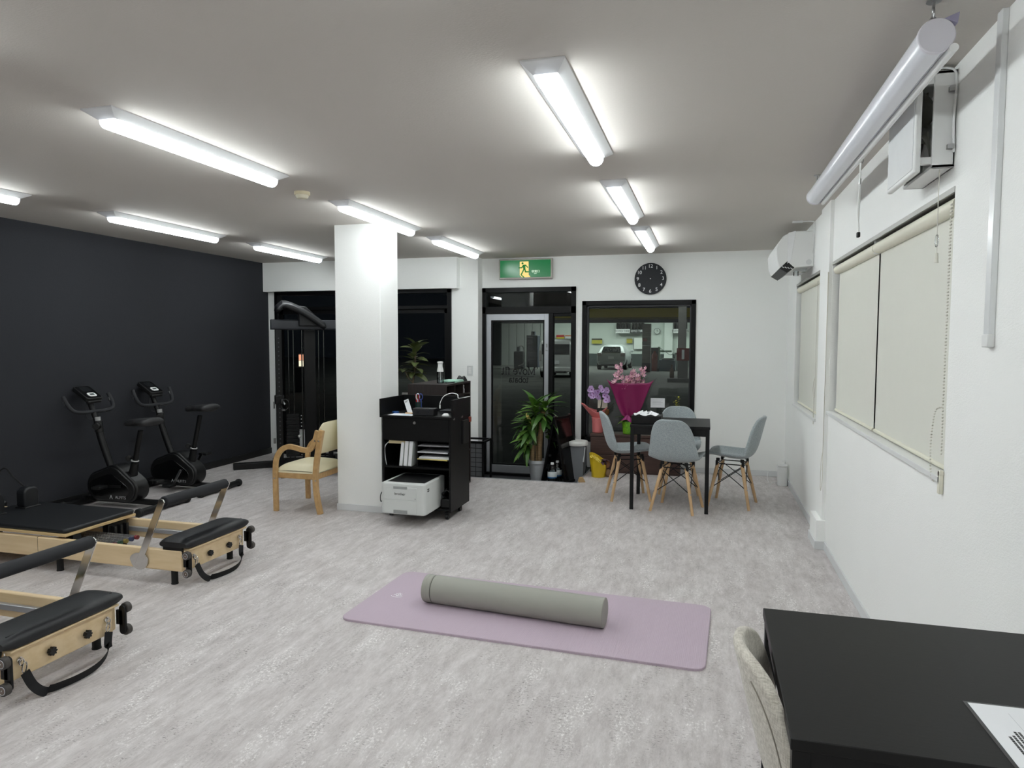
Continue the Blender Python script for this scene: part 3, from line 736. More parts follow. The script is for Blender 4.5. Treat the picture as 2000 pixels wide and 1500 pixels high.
# ================================================================== PILATES REFORMERS
M_plyedge = P('plywood edge', (214, 188, 140), .5, rgb2=(190, 160, 112), scale=40, stretch=(.1, .1, 6))
M_webbing = P('black webbing', (16, 16, 18), .9, bump=.3, bscale=500)
M_foam = P('black foam grip', (28, 29, 33), .75, bump=.15, bscale=300)
M_wheel = P('grey wheel tyre', (62, 58, 55), .6)
def reformer(loc, label):
    # local axes: x=0 at the foot end face, head end towards -x, y=0 on the outer face of the near rail
    o = thing('pilates_reformer', label, 'pilates reformer', loc, group='pilates reformers')
    W, L, z0, z1 = .575, 2.30, .088, .217
    for y in (0, W - .03):
        MB().box(-L, -.02, y, y + .03, z0, z1).build('side_rail', M_maple, o, bev=.008)
        MB().box(-L + .05, -.10, y + (.03 if y == 0 else -.025), y + (.055 if y == 0 else 0), .135, .165).build('track', M_alu, o, bev=.003)
    MB().box(-1.128, -1.126, -.0008, .031, z0, z1 + .0008).build('rail_joint', P('dark joint', (96, 80, 60), .6), o)
    MB().box(-L, -L + .03, .03, W - .03, z0, z1).build('head_rail', M_maple, o, bev=.006)
    fp = MB().box(-.024, 0, .03, W - .035, z0 + .004, z1 + .002).build('foot_panel', M_maple, o, bev=.006)
    for y in (.205, .382):
        kn = MB()
        pts = []
        for i in range(32):
            a = 2 * pi * i / 32; r = .017 + .0035 * cos(8 * a); pts.append((y + r * cos(a), .150 + r * sin(a)))
        kn.prism(pts, 'x', .010, .028)
        kn.cyl((0, y, .150), (.010, y, .150), .009, n=12)
        kn.build('knob', M_black, fp, bev=.002)
    for y in (.07, .498):
        e = MB(); e.cyl((0, y, .172), (.008, y, .172), .012, n=16); e.tube([(.016, y + .010 * cos(2 * pi * i / 14), .164 + .014 * sin(2 * pi * i / 14)) for i in range(14)], .0028, 6, closed=True, up=(1, 0, 0))
        e.build('eyelet', M_chrome, fp)
        e = MB(); s = 1 if y < .2 else -1
        e.tube([(.020 + .004 * sin(pi * i / 8), y + s * (.008 + .010 * cos(2 * pi * i / 16)), .138 + .024 * sin(2 * pi * i / 16)) for i in range(16)], .0028, 6, closed=True, up=(1, 0, 0))
        e.build('snap_hook', M_chrome, fp)
    # strap hanging from the two eyelets and lying on the floor
    path = smooth_path([(.022, .078, .118), (.040, .10, .05), (.066, .135, .012), (.085, .20, .0055), (.095, .28, .005), (.088, .36, .008), (.072, .42, .020), (.056, .455, .040), (.036, .472, .075), (.026, .488, .118)], 7)
    st = MB(); vs = []; n = len(path)
    for i, p in enumerate(path):
        a = path[max(0, i - 1)]; b = path[min(n - 1, i + 1)]; t = (b - a).normalized()
        k = min(1, max(0, (i / n))); upv = Vector((.25, 0, 1)).normalized() if .25 < k < .8 else Vector((1.0, -.1, .25)).normalized()
        side = t.cross(upv).normalized(); nn = side.cross(t)
        hw = .019
        wv = (nn if .22 < k < .82 else side) * hw
        if .22 < k < .82: wv = Vector((.35, .0, 1)).normalized() * hw; p = p + Vector((0, 0, .013))
        th = Vector((.0015, 0, 0)) if wv.z > .01 else nn * .0015
        vs += [p - wv - th, p + wv - th, p + wv + th, p - wv + th]
    fs = []
    for i in range(n - 1):
        for j in range(4): fs.append((i * 4 + j, i * 4 + (j + 1) % 4, (i + 1) * 4 + (j + 1) % 4, (i + 1) * 4 + j))
    fs += [(3, 2, 1, 0), tuple((n - 1) * 4 + j for j in range(4))]
    st.add([tuple(v) for v in vs], fs); st.v = [(x, y, max(z, .001)) for x, y, z in st.v]
    st.build('strap', M_webbing, o)
    # transport wheels
    for y, s in ((.012, -1), (W - .010, 1)):
        br = MB(); yy = y + s * .006
        br.prism([(-.016 + .018 * cos(radians(a)), .198 + .018 * sin(radians(a))) for a in range(0, 181, 20)] + [(-.016 + .018 * cos(radians(a)), .092 + .018 * sin(radians(a))) for a in range(180, 361, 20)], 'y', yy - .006, yy + .006)
        for v in range(len(br.v)): br.v[v] = (br.v[v][0] + .042, br.v[v][1], br.v[v][2])
        br.box(-.01, .03, yy - .006, yy + .006, .12, .19)
        b = br.build('wheel_bracket', M_blkmetal, o, bev=.002)
        for z in (.198, .090):
            wy = yy + s * .019
            wh = MB().cyl((.028, wy - .013, z), (.028, wy + .013, z), .025, n=28).build('wheel', M_wheel, o, bev=.004)
            MB().cyl((.028, wy - .0135, z), (.028, wy + .0135, z), .0165, n=24).build('wheel_hub', P('grey hub', (105, 92, 84), .5), wh)
            MB().tube([(.028 + .0165 * cos(2 * pi * i / 24), wy + s * .0135, z + .0165 * sin(2 * pi * i / 24)) for i in range(24)], .0012, 6, closed=True, up=(0, 1, 0)).build('hub_ring', M_alu, wh)
            MB().ball((.028, wy + s * .0135, z), .004, 10, 6).build('axle_bolt', M_chrome, wh)
    # legs
    for x in (-.105, -.99, -2.15):
        for y in (.035, W - .035):
            MB().cyl((x, y, 0), (x, y, .1), .0195, n=20).cyl((x, y, 0), (x, y, .006), .021, n=20).build('leg', M_rubber, o)
    # standing platform with padded top, on the foot end
    MB().box(-.175, .022, .02, W - .02, .217, .228).build('platform_board', M_maple, o, bev=.003)
    pad = MB()
    def pf(u, v):
        y = -.005 + (W + .012) * u
        e = 1 - (2 * u - 1) ** 10
        a = 2 * pi * v
        cx, cz, rx, rz = -.078, .250, .112 * (.86 + .14 * e), .034 * (.55 + .45 * e)
        sx = abs(cos(a)) ** .45 * (1 if cos(a) > 0 else -1); sz = abs(sin(a)) ** .6 * (1 if sin(a) > 0 else -1)
        if sz < 0: sz *= .75
        return (cx + rx * sx, y, cz + rz * sz)
    pad.grid(pf, 22, 28, cv=True)
    k = 28; pad.f.append(tuple(range(k))); pad.f.append(tuple(len(pad.v) - k + i for i in range(k - 1, -1, -1)))
    pd = pad.build('platform_cushion', M_leather, o, ang=60)
    MB().tube([(-.012, y, .2795) for y in (.03, W * .5, W - .03)], .003, 6).build('seam', M_leather, pd)
    for y in (.012, W - .012): MB().box(-.16, -.02, y - .008, y + .008, .196, .236).build('platform_bracket', M_blkmetal, o, bev=.003)
    # foot bar
    xb, zb, xp, zp = -.148, .508, -.318, .145
    MB().cyl((xb, .008, zb), (xb, W - .008, zb), .031, n=24).build('footbar_grip', M_foam, o, bev=.006)
    for y in (-.006, W + .006):
        d = Vector((xb - xp, 0, zb - zp)).normalized(); q = Vector((-d.z, 0, d.x)) * .0145
        A = Vector((xp, y, zp)) - d * .05; B = Vector((xb, y, zb)) + d * .012; e = Vector((0, .0035, 0))
        q = q * 1.5; Q = [A - q, B - q, B + q, A + q]
        MB().add([p - e for p in Q] + [p + e for p in Q], [(3, 2, 1, 0), (4, 5, 6, 7), (0, 1, 5, 4), (1, 2, 6, 5), (2, 3, 7, 6), (3, 0, 4, 7)]).cyl((xb, y - .004, zb), (xb, y + .004, zb), .02, n=20).build('footbar_arm', M_chrome, o, bev=.0015)
        s = -1 if y < .1 else 1; yp = y + s * .003 if y < .1 else y - .008
        pl = MB().prism([(xp - .006 + .070 * cos(radians(a)) * (1.0 if sin(radians(a)) > 0 else .92), .140 + (.045 if sin(radians(a)) > 0 else .060) * sin(radians(a))) for a in range(0, 360, 15)], 'y', yp, yp + .003).build('pivot_plate', M_chrome, o)
        yo = -.0068 if y < .1 else W + .010
        sl = MB()
        for k in range(4):
            aa = radians(215 + k * 34); c = Vector((xp - .006 + .045 * cos(aa), yo, .142 + .042 * sin(aa)))
            sl.box(c.x - .004, c.x + .004, yo - .0012, yo + .0006, c.z - .010, c.z + .010)
        sl.build('slot', M_black, pl)
        MB().cyl((xp + .045, yo - .006, .172), (xp + .045, yo + .004, .172), .006, n=12).build('bolt', M_chrome, pl)
    # carriage
    cx0, cx1 = -1.86, -.905
    MB().box(cx0, cx1, .005, W - .005, .229, .249).build('carriage_board', M_plyedge, o, bev=.004)
    cs = MB().prism([(cx0 + (cx1 - cx0) / 2 + p[0], W / 2 + p[1]) for p in rrect(cx1 - cx0 - .004, W - .012, .025)], 'z', .249, .278).build('carriage_cushion', M_leather, o, bev=.013, seg=4)
    MB().box(cx1 - .075, cx1 - .02, W - .0075, W - .0055, .256, .268).build('maker_tag', M_paper, cs)
    for y in (.16, W - .16):
        MB().prism([(y + p[0], .343 + p[1]) for p in rrect(.115, .165, .045)], 'x', -1.745, -1.665).build('shoulder_rest', M_leather, o, bev=.012, seg=3)
        MB().box(-1.755, -1.655, y - .06, y + .06, .276, .288).build('rest_base', M_black, o, bev=.004)
    MB().prism([(-1.99 + p[0], W / 2 + p[1]) for p in rrect(.20, .28, .04)], 'z', .27, .31).build('head_rest', M_leather, o, bev=.012, seg=3)
    # spring gear under the carriage
    for k in range(5):
        y = .135 + k * .045
        sp = MB()
        for q in range(24): sp.cyl((-1.15 + q * .0205, y, .165), (-1.15 + q * .0205 + .0165, y, .165), .0135, n=12)
        sp.cyl((-1.15, y, .165), (-.655, y, .165), .0115, n=12)
        so = sp.build('spring', M_steel, o)
        MB().cyl((-.665, y, .165), (-.645, y, .165), .0145, n=16).build('spring_end', P(('red', 'green', 'yellow', 'blue', 'red')[k] + ' spring cap', ((120, 44, 48), (44, 76, 56), (140, 124, 64), (50, 60, 92), (120, 44, 48))[k], .45), so)
    sb = MB().box(-.985, -.935, .36, W - .06, .12, .215)
    for k in range(3): sb.box(-.935, -.90, .38 + k * .05, .40 + k * .05, .10, .20)
    sb.build('spring_bar', M_black, o, bev=.003)
    for y in (.12, W - .12): MB().box(-1.0, -.94, y - .03, y + .03, .19, .23).cyl((-.97, y - .045, .178), (-.97, y + .045, .178), .018, n=16).build('carriage_roller', M_black, o)
    # shoulder cord running over the head end
    MB().tube(smooth_path([(-1.76, W - .10, .30), (-1.84, W - .04, .36), (-1.95, W, .39), (-2.06, W + .02, .44), (-2.16, W + .03, .50), (-2.24, W, .40), (-2.27, W - .03, .22)], 6), .0065, 8).build('cord', M_webbing, o)
    MB().cyl((-2.26, W - .02, .21), (-2.26, W - .02, .44), .012, n=14).cyl((-2.26, .02, .21), (-2.26, .02, .44), .012, n=14).build('cord_post', M_blkmetal, o)
    return o
reformer((-2.98, 3.385, 0), 'wooden pilates reformer with black carriage beside the exercise bikes')
reformer((-2.688, 2.041, 0), 'wooden pilates reformer nearest the viewer, cut by the left edge')

# ================================================================== EXERCISE BIKES
M_bikeblk = P('satin black bike shell', (11, 11, 12), .42, var=.08)
M_bikegls = P('gloss black bike panel', (9, 9, 10), .16, var=.08)
M_logo = P('silver print', (178, 180, 182), .45)
def bike(loc, label, seat_z, bar_tilt, crank):
    # local: rider sits on +x and looks towards -x
    o = thing('exercise_bike', label, 'exercise bike', loc, group='exercise bikes')
    for x, hw in ((-.37, .25), (.45, .265)):
        s = MB().cyl((x, -hw, .035), (x, hw, .035), .028, n=18).build('stabiliser', M_blkmetal, o)
        for sy in (-1, 1): MB().cyl((x, sy * (hw - .005), .035), (x, sy * (hw + .03), .035), .036, n=18).build('end_foot', M_rubber, s, bev=.006)
    MB().box(-.38, .46, -.03, .03, .035, .075).build('base_beam', M_blkmetal, o, bev=.006)
    MB().box(-.36, -.05, -.012, .012, .074, .08).build('beam_strip', M_steel, o)
    def hull(k):
        out = []
        for cx, cz, r in ((-.175, .185, .135), (-.015, .255, .125), (.125, .165, .115)):
            for a in range(0, 360, 12): out.append((cx + (r + k) * cos(radians(a)), cz + (r + k) * sin(radians(a))))
        out.sort()
        def half(pts):
            h_ = []
            for p in pts:
                while len(h_) > 1 and (h_[-1][0] - h_[-2][0]) * (p[1] - h_[-2][1]) - (h_[-1][1] - h_[-2][1]) * (p[0] - h_[-2][0]) <= 0: h_.pop()
                h_.append(p)
            return h_
        lo = half(out); hi = half(out[::-1]); return lo[:-1] + hi[:-1]
    MB().prism(hull(0), 'y', -.075, .075).build('flywheel_shell', M_bikeblk, o, bev=.016, seg=3, ang=50)
    MB().prism(hull(-.018), 'y', -.088, .088).build('side_cover', M_bikeblk, o, bev=.008, ang=50)
    MB().prism([(x * .9 - .02, (z - .19) * .82 + .18) for x, z in hull(-.04)], 'y', -.0905, .0905).build('side_panel', M_bikegls, o, bev=.002, ang=50)
    text('lettering', 'ALFITS', .036, M_logo, o, TRS((.075, -.0912, .098)) @ FACE_NEG_Y, space=1.1)
    lg = MB(); t = [(-.045, .082), (-.026, .118), (-.008, .082), (-.018, .086), (-.026, .104), (-.036, .086)]
    lg.prism(t, 'y', -.0918, -.0910); lg.build('emblem', M_logo, o)
    # cranks and pedals
    for s in (-1, 1):
        a = crank if s < 0 else crank + pi
        d = Vector((cos(a), 0, sin(a))); c = Vector((.075, s * .10, .20)); e_ = c + d * .16
        q = Vector((-d.z, 0, d.x)) * .012; dy = Vector((0, .006, 0)); Q = [c - q - d * .015, e_ - q + d * .012, e_ + q + d * .012, c + q - d * .015]
        cr = MB().add([p - dy for p in Q] + [p + dy for p in Q], [(3, 2, 1, 0), (4, 5, 6, 7), (0, 1, 5, 4), (1, 2, 6, 5), (2, 3, 7, 6), (3, 0, 4, 7)]).build('crank', M_steel if s < 0 and crank > 1 else M_blkmetal, o, bev=.002)
        pe = e_ + Vector((0, s * .055, 0))
        pdl = MB().box(pe.x - .045, pe.x + .045, pe.y - .045, pe.y + .045, pe.z - .012, pe.z + .012).build('pedal', M_black, o, bev=.004)
        MB().box(pe.x - .047, pe.x - .044, pe.y - .02, pe.y + .02, pe.z - .006, pe.z + .006).build('reflector', P('orange reflector', (205, 110, 80), .3), pdl)
    # front post
    post = smooth_path([(-.10, 0, .33), (-.15, 0, .45), (-.20, 0, .58), (-.225, 0, .66), (-.262, 0, .78), (-.335, 0, .955)], 4)
    MB().tube(post[:14], .031, 14, up=(0, 1, 0)).build('front_post', M_blkmetal, o)
    MB().tube(post[12:], .023, 14, up=(0, 1, 0)).build('handlebar_stem', M_blkmetal, o)
    MB().cyl((-.224, 0, .655), (-.236, 0, .755), .035, n=18).build('post_collar', M_black, o, bev=.004)
    MB().tube([(-.236 - .002, .0, .756), (-.242, 0, .79)], .0245, 14, up=(0, 1, 0)).build('post_label', P('grey label', (150, 150, 150), .5), o)
    MB().cyl((-.205, -.03, .715), (-.185, -.075, .715), .030, n=20).build('tension_knob', M_black, o, bev=.004)
    # handlebar: U-shaped with raised grips
    ct, s_ = cos(bar_tilt), sin(bar_tilt)
    def hb(p):
        x, y, z = p; return (-.295 + x * ct - z * s_, y, .835 + x * s_ + z * ct)
    U = smooth_path([(-.03, -.235, .16), (.0, -.232, .08), (.022, -.205, .02), (.03, -.13, .0), (.02, 0, 0), (.03, .13, .0), (.022, .205, .02), (.0, .232, .08), (-.03, .235, .16)], 6)
    hbo = MB().tube([hb(p) for p in U], .0165, 12, up=(1, 0, .2)).build('handlebar', M_foam, o)
    for s in (-1, 1):
        MB().tube([hb((-.022, s * .2335, .115)), hb((-.012, s * .2325, .085))], .0178, 12, up=(1, 0, .2)).build('pulse_sensor', M_steel, hbo)
    MB().tube([hb((.02, .02, 0)), hb((.08, .06, -.02))], .005, 8).build('clamp_lever', M_black, o)
    # console facing the rider
    Mx = TRS((-.345, 0, .995), ry=radians(32))
    MB().prism([(p[0], p[1]) for p in rrect(.20, .17, .025)], 'z', -.02, .02, Mx).build('console', M_black, o, bev=.005)
    MB().prism(rrect(.18, .15, .02), 'z', .0195, .021, Mx).build('console_bezel', M_bikegls, o)
    MB().box(-.075, -.005, -.045, .045, .0205, .0225, Mx).build('screen', P('dark display', (26, 28, 30), .2), o)
    MB().prism([(p[0] + .045, p[1] + .0) for p in rrect(.055, .082, .02)], 'z', .0205, .026, Mx).build('keypad', M_white, o, bev=.002)
    MB().box(.034, .056, -.022, .022, .0255, .027, Mx).build('key_window', P('display glass', (58, 64, 66), .2), o)
    MB().box(.06, .11, -.07, .07, -.03, -.005, Mx).build('console_tray', M_black, o, bev=.006)
    MB().tube(smooth_path([(-.32, -.02, .95), (-.30, -.06, .88), (-.29, -.07, .80), (-.27, -.05, .77), (-.255, -.02, .78)], 5), .0025, 6).build('sensor_cable', M_black, o)
    # seat
    MB().cyl((.13, 0, .29), (.155, 0, .40), .037, .031, n=18).build('seat_tube', M_blkmetal, o)
    MB().cyl((.150, 0, .385), (.150 + .23 * (seat_z - .40), 0, seat_z - .05), .022, n=18).build('seat_post', M_blkmetal, o)
    MB().cyl((.150, 0, .43), (.10, 0, .435), .009, n=10).cyl((.10, -.014, .435), (.085, .01, .436), .024, n=16).build('seat_knob', M_black, o, bev=.004)
    MB().cyl((.1555, 0, .412), (.157, 0, .42), .0325, n=18).build('seat_label', P('silver label', (190, 190, 190), .4), o)
    xs = .150 + .23 * (seat_z - .40)
    def sf(u, v):
        x = -.165 + .33 * u
        wd_ = .035 + .095 * (1 / (1 + math.exp(-(u - .52) * 11)))
        wd_ *= (1 - max(0, (abs(2 * u - 1) - .82) / .18) ** 2 * .75)
        a = 2 * pi * v; cz = (.012 + .02 * u - .03 * max(0, .25 - u))
        tk = .030 + .012 * u; tk *= (1 - max(0, (abs(2 * u - 1) - .8) / .2) ** 2 * .6)
        return (xs + x, wd_ * cos(a), seat_z + cz + tk * (sin(a) if sin(a) > 0 else sin(a) * .9))
    st = MB().grid(sf, 20, 18, cv=True); k = 18
    st.f.append(tuple(range(k))); st.f.append(tuple(len(st.v) - k + i for i in range(k - 1, -1, -1)))
    st.build('saddle', P('black saddle', (30, 30, 32), .6), o, ang=70)
    return o
bike((-4.99, 4.93, 0), 'black exercise bike right behind the rear reformer', .735, radians(12), radians(-178))
bike((-5.0, 5.67, 0), 'black exercise bike further back, with its saddle raised higher', .79, radians(2), radians(238))

# ================================================================== CABLE TRAINER IN THE DARK CORNER
o = thing('cable_trainer', 'black multi-gym cable trainer in the dark corner', 'cable machine', (-4.62, 6.95, 0))
rz = radians(40)
def L2(x, y, z=0): return (-4.62 + x * cos(rz) - y * sin(rz), 6.95 + x * sin(rz) + y * cos(rz), z)
MR = Matrix.Translation((-4.62, 6.95, 0)) @ Matrix.Rotation(rz, 4, 'Z')
def tb(*a): m = MB(); m.box(*a, M=MR); return m
M_gym = P('black powder-coated steel', (7, 7, 8), .4, var=.08, spec=.35)
M_gymgrey = P('graphite shroud', (46, 48, 54), .42, var=.05)
UX0, UX1 = -.10, .60
for x in (UX0, UX1):
    u = tb(x - .035, x + .035, -.03, .03, .09, 1.62).build('upright', M_gym, o, bev=.004, world=True)
    hm = MB()
    for k in range(26):
        z = .25 + k * .05; p = MR @ Vector((x, -.031, z)); q = MR @ Vector((x, -.0315, z)); hm.cyl(p, q, .008, n=10)
    hm.build('height_hole', P('hole rim', (70, 72, 76), .4, .6), u, world=True)['kind'] = 'stuff'
    tb(x - .06, x + .06, -.60, .28, 0, .09).build('base_foot', M_gym, o, bev=.008, world=True)
tb(UX0 - .5, UX0, .1, .2, 0, .07).build('base_foot', M_gym, o, bev=.006, world=True)
tb(UX0, UX1, .14, .22, 0, .09).build('base_crossbar', M_gym, o, bev=.006, world=True)
m = MB(); m.prism([(p[0] + .0, 1.655 + p[1]) for p in rrect(.11, .115, .02)], 'x', UX0 - .08, UX1 + .08, MR); m.build('top_beam', M_gymgrey, o, bev=.004, world=True)
# curved graphite cowl above the beam
def cowl(u, v):
    x = UX0 - .02 + .52 * u
    z = 1.905 - .245 * max(0, u - .12) ** 1.5 * 1.2 - .5 * max(0, .12 - u)
    return tuple(MR @ Vector((x, -.15 + .22 * v - .05 * (1 - u), z - .05 * (2 * v - 1) ** 2)))
MB().grid(cowl, 18, 9).build('cowl', P('dark shroud', (26, 27, 30), .45), o, solid=.05, world=True)
m = MB(); m.prism([(UX0 + .22, 1.64), (UX0 + .52, 1.64), (UX0 + .44, 1.73), (UX0 + .30, 1.86), (UX0 + .22, 1.87)], 'y', -.10, .04, MR); m.build('cowl_web', P('dark graphite', (18, 19, 22), .45), o, bev=.01, world=True)
for x, y in ((.02, .10), (.075, .10), (.16, .02), (.36, .10), (.42, .10)):
    m = MB(); m.cyl(MR @ Vector((x, y, .1)), MR @ Vector((x, y, 1.62)), .0075, n=12); m.build('guide_rod', P('dark chrome', (96, 96, 96), .2, 1.0), o, world=True)
m = MB()
ws = None
for k in range(12):
    b = tb(-.02, .125, .055, .145, .12 + k * .042, .158 + k * .042).build('weight_plate', M_gym, o, bev=.003, world=True)
m = MB()
for k in range(12): m.cyl(MR @ Vector((.145, .045, .14 + k * .042)), MR @ Vector((.145, .04, .14 + k * .042)), .006, n=8)
m.build('plate_mark', M_wgrey, o, world=True)
m = MB(); m.ball(MR @ Vector((.12, .03, .36)), .020, 14, 8); m.build('selector_pin', P('pale knob', (185, 185, 180), .4), o, world=True)
tb(.20, .33, .12, .20, .09, 1.60).build('rear_panel', M_gym, o, bev=.004, world=True)
for x, z in ((UX0, .80), (UX1, .86)):
    c = MB(); c.box(x - .05, x + .05, -.06, .05, z - .05, z + .05, M=MR); cb = c.build('pulley_carriage', M_gym, o, bev=.006, world=True)
    p = MB(); ctr = Vector((x + .02, -.09, z - .02)); p.cyl(MR @ (ctr + Vector((-.012, 0, 0))), MR @ (ctr + Vector((.012, 0, 0))), .038, n=20); p.build('pulley', M_black, o, world=True)
    g = MB(); g.tube([MR @ Vector((x + .05 + .045 * cos(t), -.11, z - .05 + .06 * sin(t))) for t in [2 * pi * i / 18 for i in range(18)]], .006, 6, closed=True, up=(0, 1, 0)); g.build('pull_handle', M_black, o, world=True)
    g = MB(); g.tube([MR @ Vector((x + .02, -.10, z - .01)), MR @ Vector((x + .05, -.12, z - .05))], .012, 8); g.tube([MR @ Vector((x + .02, -.10, z - .11)), MR @ Vector((x + .055, -.13, z - .11))], .012, 8); g.build('carabiner', M_steel, o, world=True)
    g = MB(); g.tube([MR @ Vector((x + .03, -.05, z)), MR @ Vector((x + .03, -.05, 1.6))], .003, 6); g.build('cable', M_black, o, world=True)
m = MB(); m.box(UX1 + .05, UX1 + .08, -.13, -.12, .62, .70, M=MR); m.build('hang_tag', M_paper, o, world=True)
m = MB(); m.cyl(MR @ Vector((UX0 - .06, -.03, .30)), MR @ Vector((UX0 - .06, -.03, .36)), .014, n=10); m.cyl(MR @ Vector((UX0 - .06, -.03, .78)), MR @ Vector((UX0 - .06, -.03, .70)), .010, n=10); m.build('safety_spring', M_steel, o, world=True)
# black weight bench standing in front of the trainer
o = thing('weight_bench', 'low black weight bench behind the wooden armchair', 'bench', (-3.82, 6.75, 0))
MB().box(-4.05, -3.35, 6.66, 6.90, .30, .36).build('bench_pad', M_leather, o, bev=.02, seg=3, world=True)
MB().box(-4.0, -3.4, 6.76, 6.80, .25, .30).build('bench_beam', M_gym, o, bev=.004, world=True)
for x in (-3.98, -3.45):
    MB().box(x - .02, x + .02, 6.76, 6.80, .03, .26).box(x - .025, x + .025, 6.60, 6.96, 0, .045).build('bench_leg', M_gym, o, bev=.004, world=True)
MB().tube([(-4.05, 6.78, .28), (-4.16, 6.78, .33)], .016, 10).cyl((-4.16, 6.66, .33), (-4.16, 6.90, .33), .04, n=16).build('leg_roller', M_leather, o, world=True)
MB().cyl((-3.48, 6.58, .02), (-3.48, 6.62, .02), .018, n=14).build('glide', M_chrome, o, world=True)

# ================================================================== YOGA MAT AND ROLLER
def matmesh():
    m = MB(); rr = rrect(1.872, .79, .06, 6); n = len(rr)
    vs = [(x, y, 0) for x, y in rr] + [(x, y, .010) for x, y in rr] + [(x * .997, y * .994, .0125) for x, y in rr]
    fs = [tuple(range(n - 1, -1, -1)), tuple(range(2 * n, 3 * n))]
    for k in range(2):
        for i in range(n): fs.append((k * n + i, k * n + (i + 1) % n, (k + 1) * n + (i + 1) % n, (k + 1) * n + i))
    return m.add(vs, fs)
mm, nt, out = newmat('ribbed mauve foam')
b = N(nt, 'ShaderNodeBsdfPrincipled'); nt.links.new(b.outputs[0], out.inputs[0]); b.inputs['Roughness'].default_value = .75; b.inputs['Specular IOR Level'].default_value = .25
tc = N(nt, 'ShaderNodeTexCoord'); wv = N(nt, 'ShaderNodeTexWave'); wv.bands_direction = 'X'; wv.inputs['Scale'].default_value = 38.0; wv.inputs['Distortion'].default_value = .3
nt.links.new(tc.outputs['Object'], wv.inputs['Vector'])
bp = N(nt, 'ShaderNodeBump'); bp.inputs['Strength'].default_value = .5; bp.inputs['Distance'].default_value = .0012
nt.links.new(wv.outputs['Fac'], bp.inputs['Height']); nt.links.new(bp.outputs[0], b.inputs['Normal'])
ns = N(nt, 'ShaderNodeTexNoise'); ns.inputs['Scale'].default_value = 6; nt.links.new(tc.outputs['Object'], ns.inputs['Vector'])
mx = N(nt, 'ShaderNodeMix'); mx.data_type = 'RGBA'; mx.inputs['A'].default_value = lin((184, 168, 181)); mx.inputs['B'].default_value = lin((189, 173, 186))
nt.links.new(ns.outputs['Fac'], mx.inputs['Factor']); nt.links.new(mx.outputs['Result'], b.inputs['Base Color'])
mat_o = thing('yoga_mat', 'mauve ribbed yoga mat spread on the floor', 'yoga mat', (-.897, 3.558, 0), radians(-2.3))
matmesh().build('mat', mm, mat_o, ang=25)
lg = MB()
def mark(cx, cy, s):
    for sx in (-1, 1):
        for k, (a, r) in enumerate(((0, 1.0), (28, .86), (56, .62))):
            pts = []
            for i in range(11):
                t = i / 10; w_ = .26 * r * sin(pi * t); ln = r * t
                aa = radians(90 - sx * a); ux, uy = cos(aa), sin(aa)
                pts.append((cx + s * (ux * ln - uy * w_ * sx), cy + s * (uy * ln + ux * w_ * sx), .0132))
            lg.tube(pts, .0016, 4)
    lg.tube([(cx + s * .75 * cos(radians(a)), cy + s * (.25 + .55 * sin(radians(a))), .0132) for a in range(200, 341, 14)], .0016, 4)
mark(-.79, -.02, .05)
lg.build('emblem', P('white print', (232, 230, 233), .6), mat_o)
mat_rot = radians(-4.9)
ro = thing('foam_roller', 'long grey-green cylindrical roller lying on the mauve mat', 'foam roller', (-.985, 3.515, .0125), mat_rot)
M_sage = P('grey-green leatherette', (152, 152, 143), .5, var=.03, bump=.05, bscale=200)
def rollprof(r): return [(r * cos(radians(a)), max(-.0725, r * sin(radians(a)) * (1 if sin(radians(a)) > 0 else .985)) + .0725) for a in range(0, 360, 6)]
MB().prism(rollprof(.0775), 'x', -.455, .512).build('roller_body', M_sage, ro, bev=.004, ang=40)
MB().prism(rollprof(.0772), 'x', -.512, -.459).build('roller_cap', M_sage, ro, bev=.006, ang=40)
MB().prism(rollprof(.074), 'x', -.461, -.452).build('cap_groove', P('dark groove', (92, 92, 86), .6), ro, ang=40)
MB().prism(rollprof(.0782), 'x', -.492, -.487).build('cap_piping', M_sage, ro, ang=40)
# ================================================================== TABLES AND SHELL CHAIRS
M_tblk = P('black-brown table top', (13, 13, 13), .45, spec=.3, var=.1, scale=30, stretch=(.2, 2, 1), bump=.05, bscale=90)
def table(loc, w_, d_, label):
    o = thing('square_table', label, 'table', loc, group='black square tables')
    MB().box(0, w_, 0, d_, .727, .75).build('table_top', M_tblk, o, bev=.002)
    a = MB(); a.box(.03, w_ - .03, .012, .03, .665, .727).box(.03, w_ - .03, d_ - .03, d_ - .012, .665, .727).box(.012, .03, .03, d_ - .03, .665, .727).box(w_ - .03, w_ - .012, .03, d_ - .03, .665, .727)
    a.build('apron', M_blkmetal, o)
    for x in (.004, w_ - .036):
        for y in (.004, d_ - .036): MB().box(x, x + .032, y, y + .032, 0, .727).build('leg', M_blkmetal, o, bev=.003)
    return o
table((-.630, 6.06, 0), .675, .67, 'small square black table among the four grey chairs')
table((.163, 1.325, 0), .668, .648, 'black table in the foreground against the right wall')

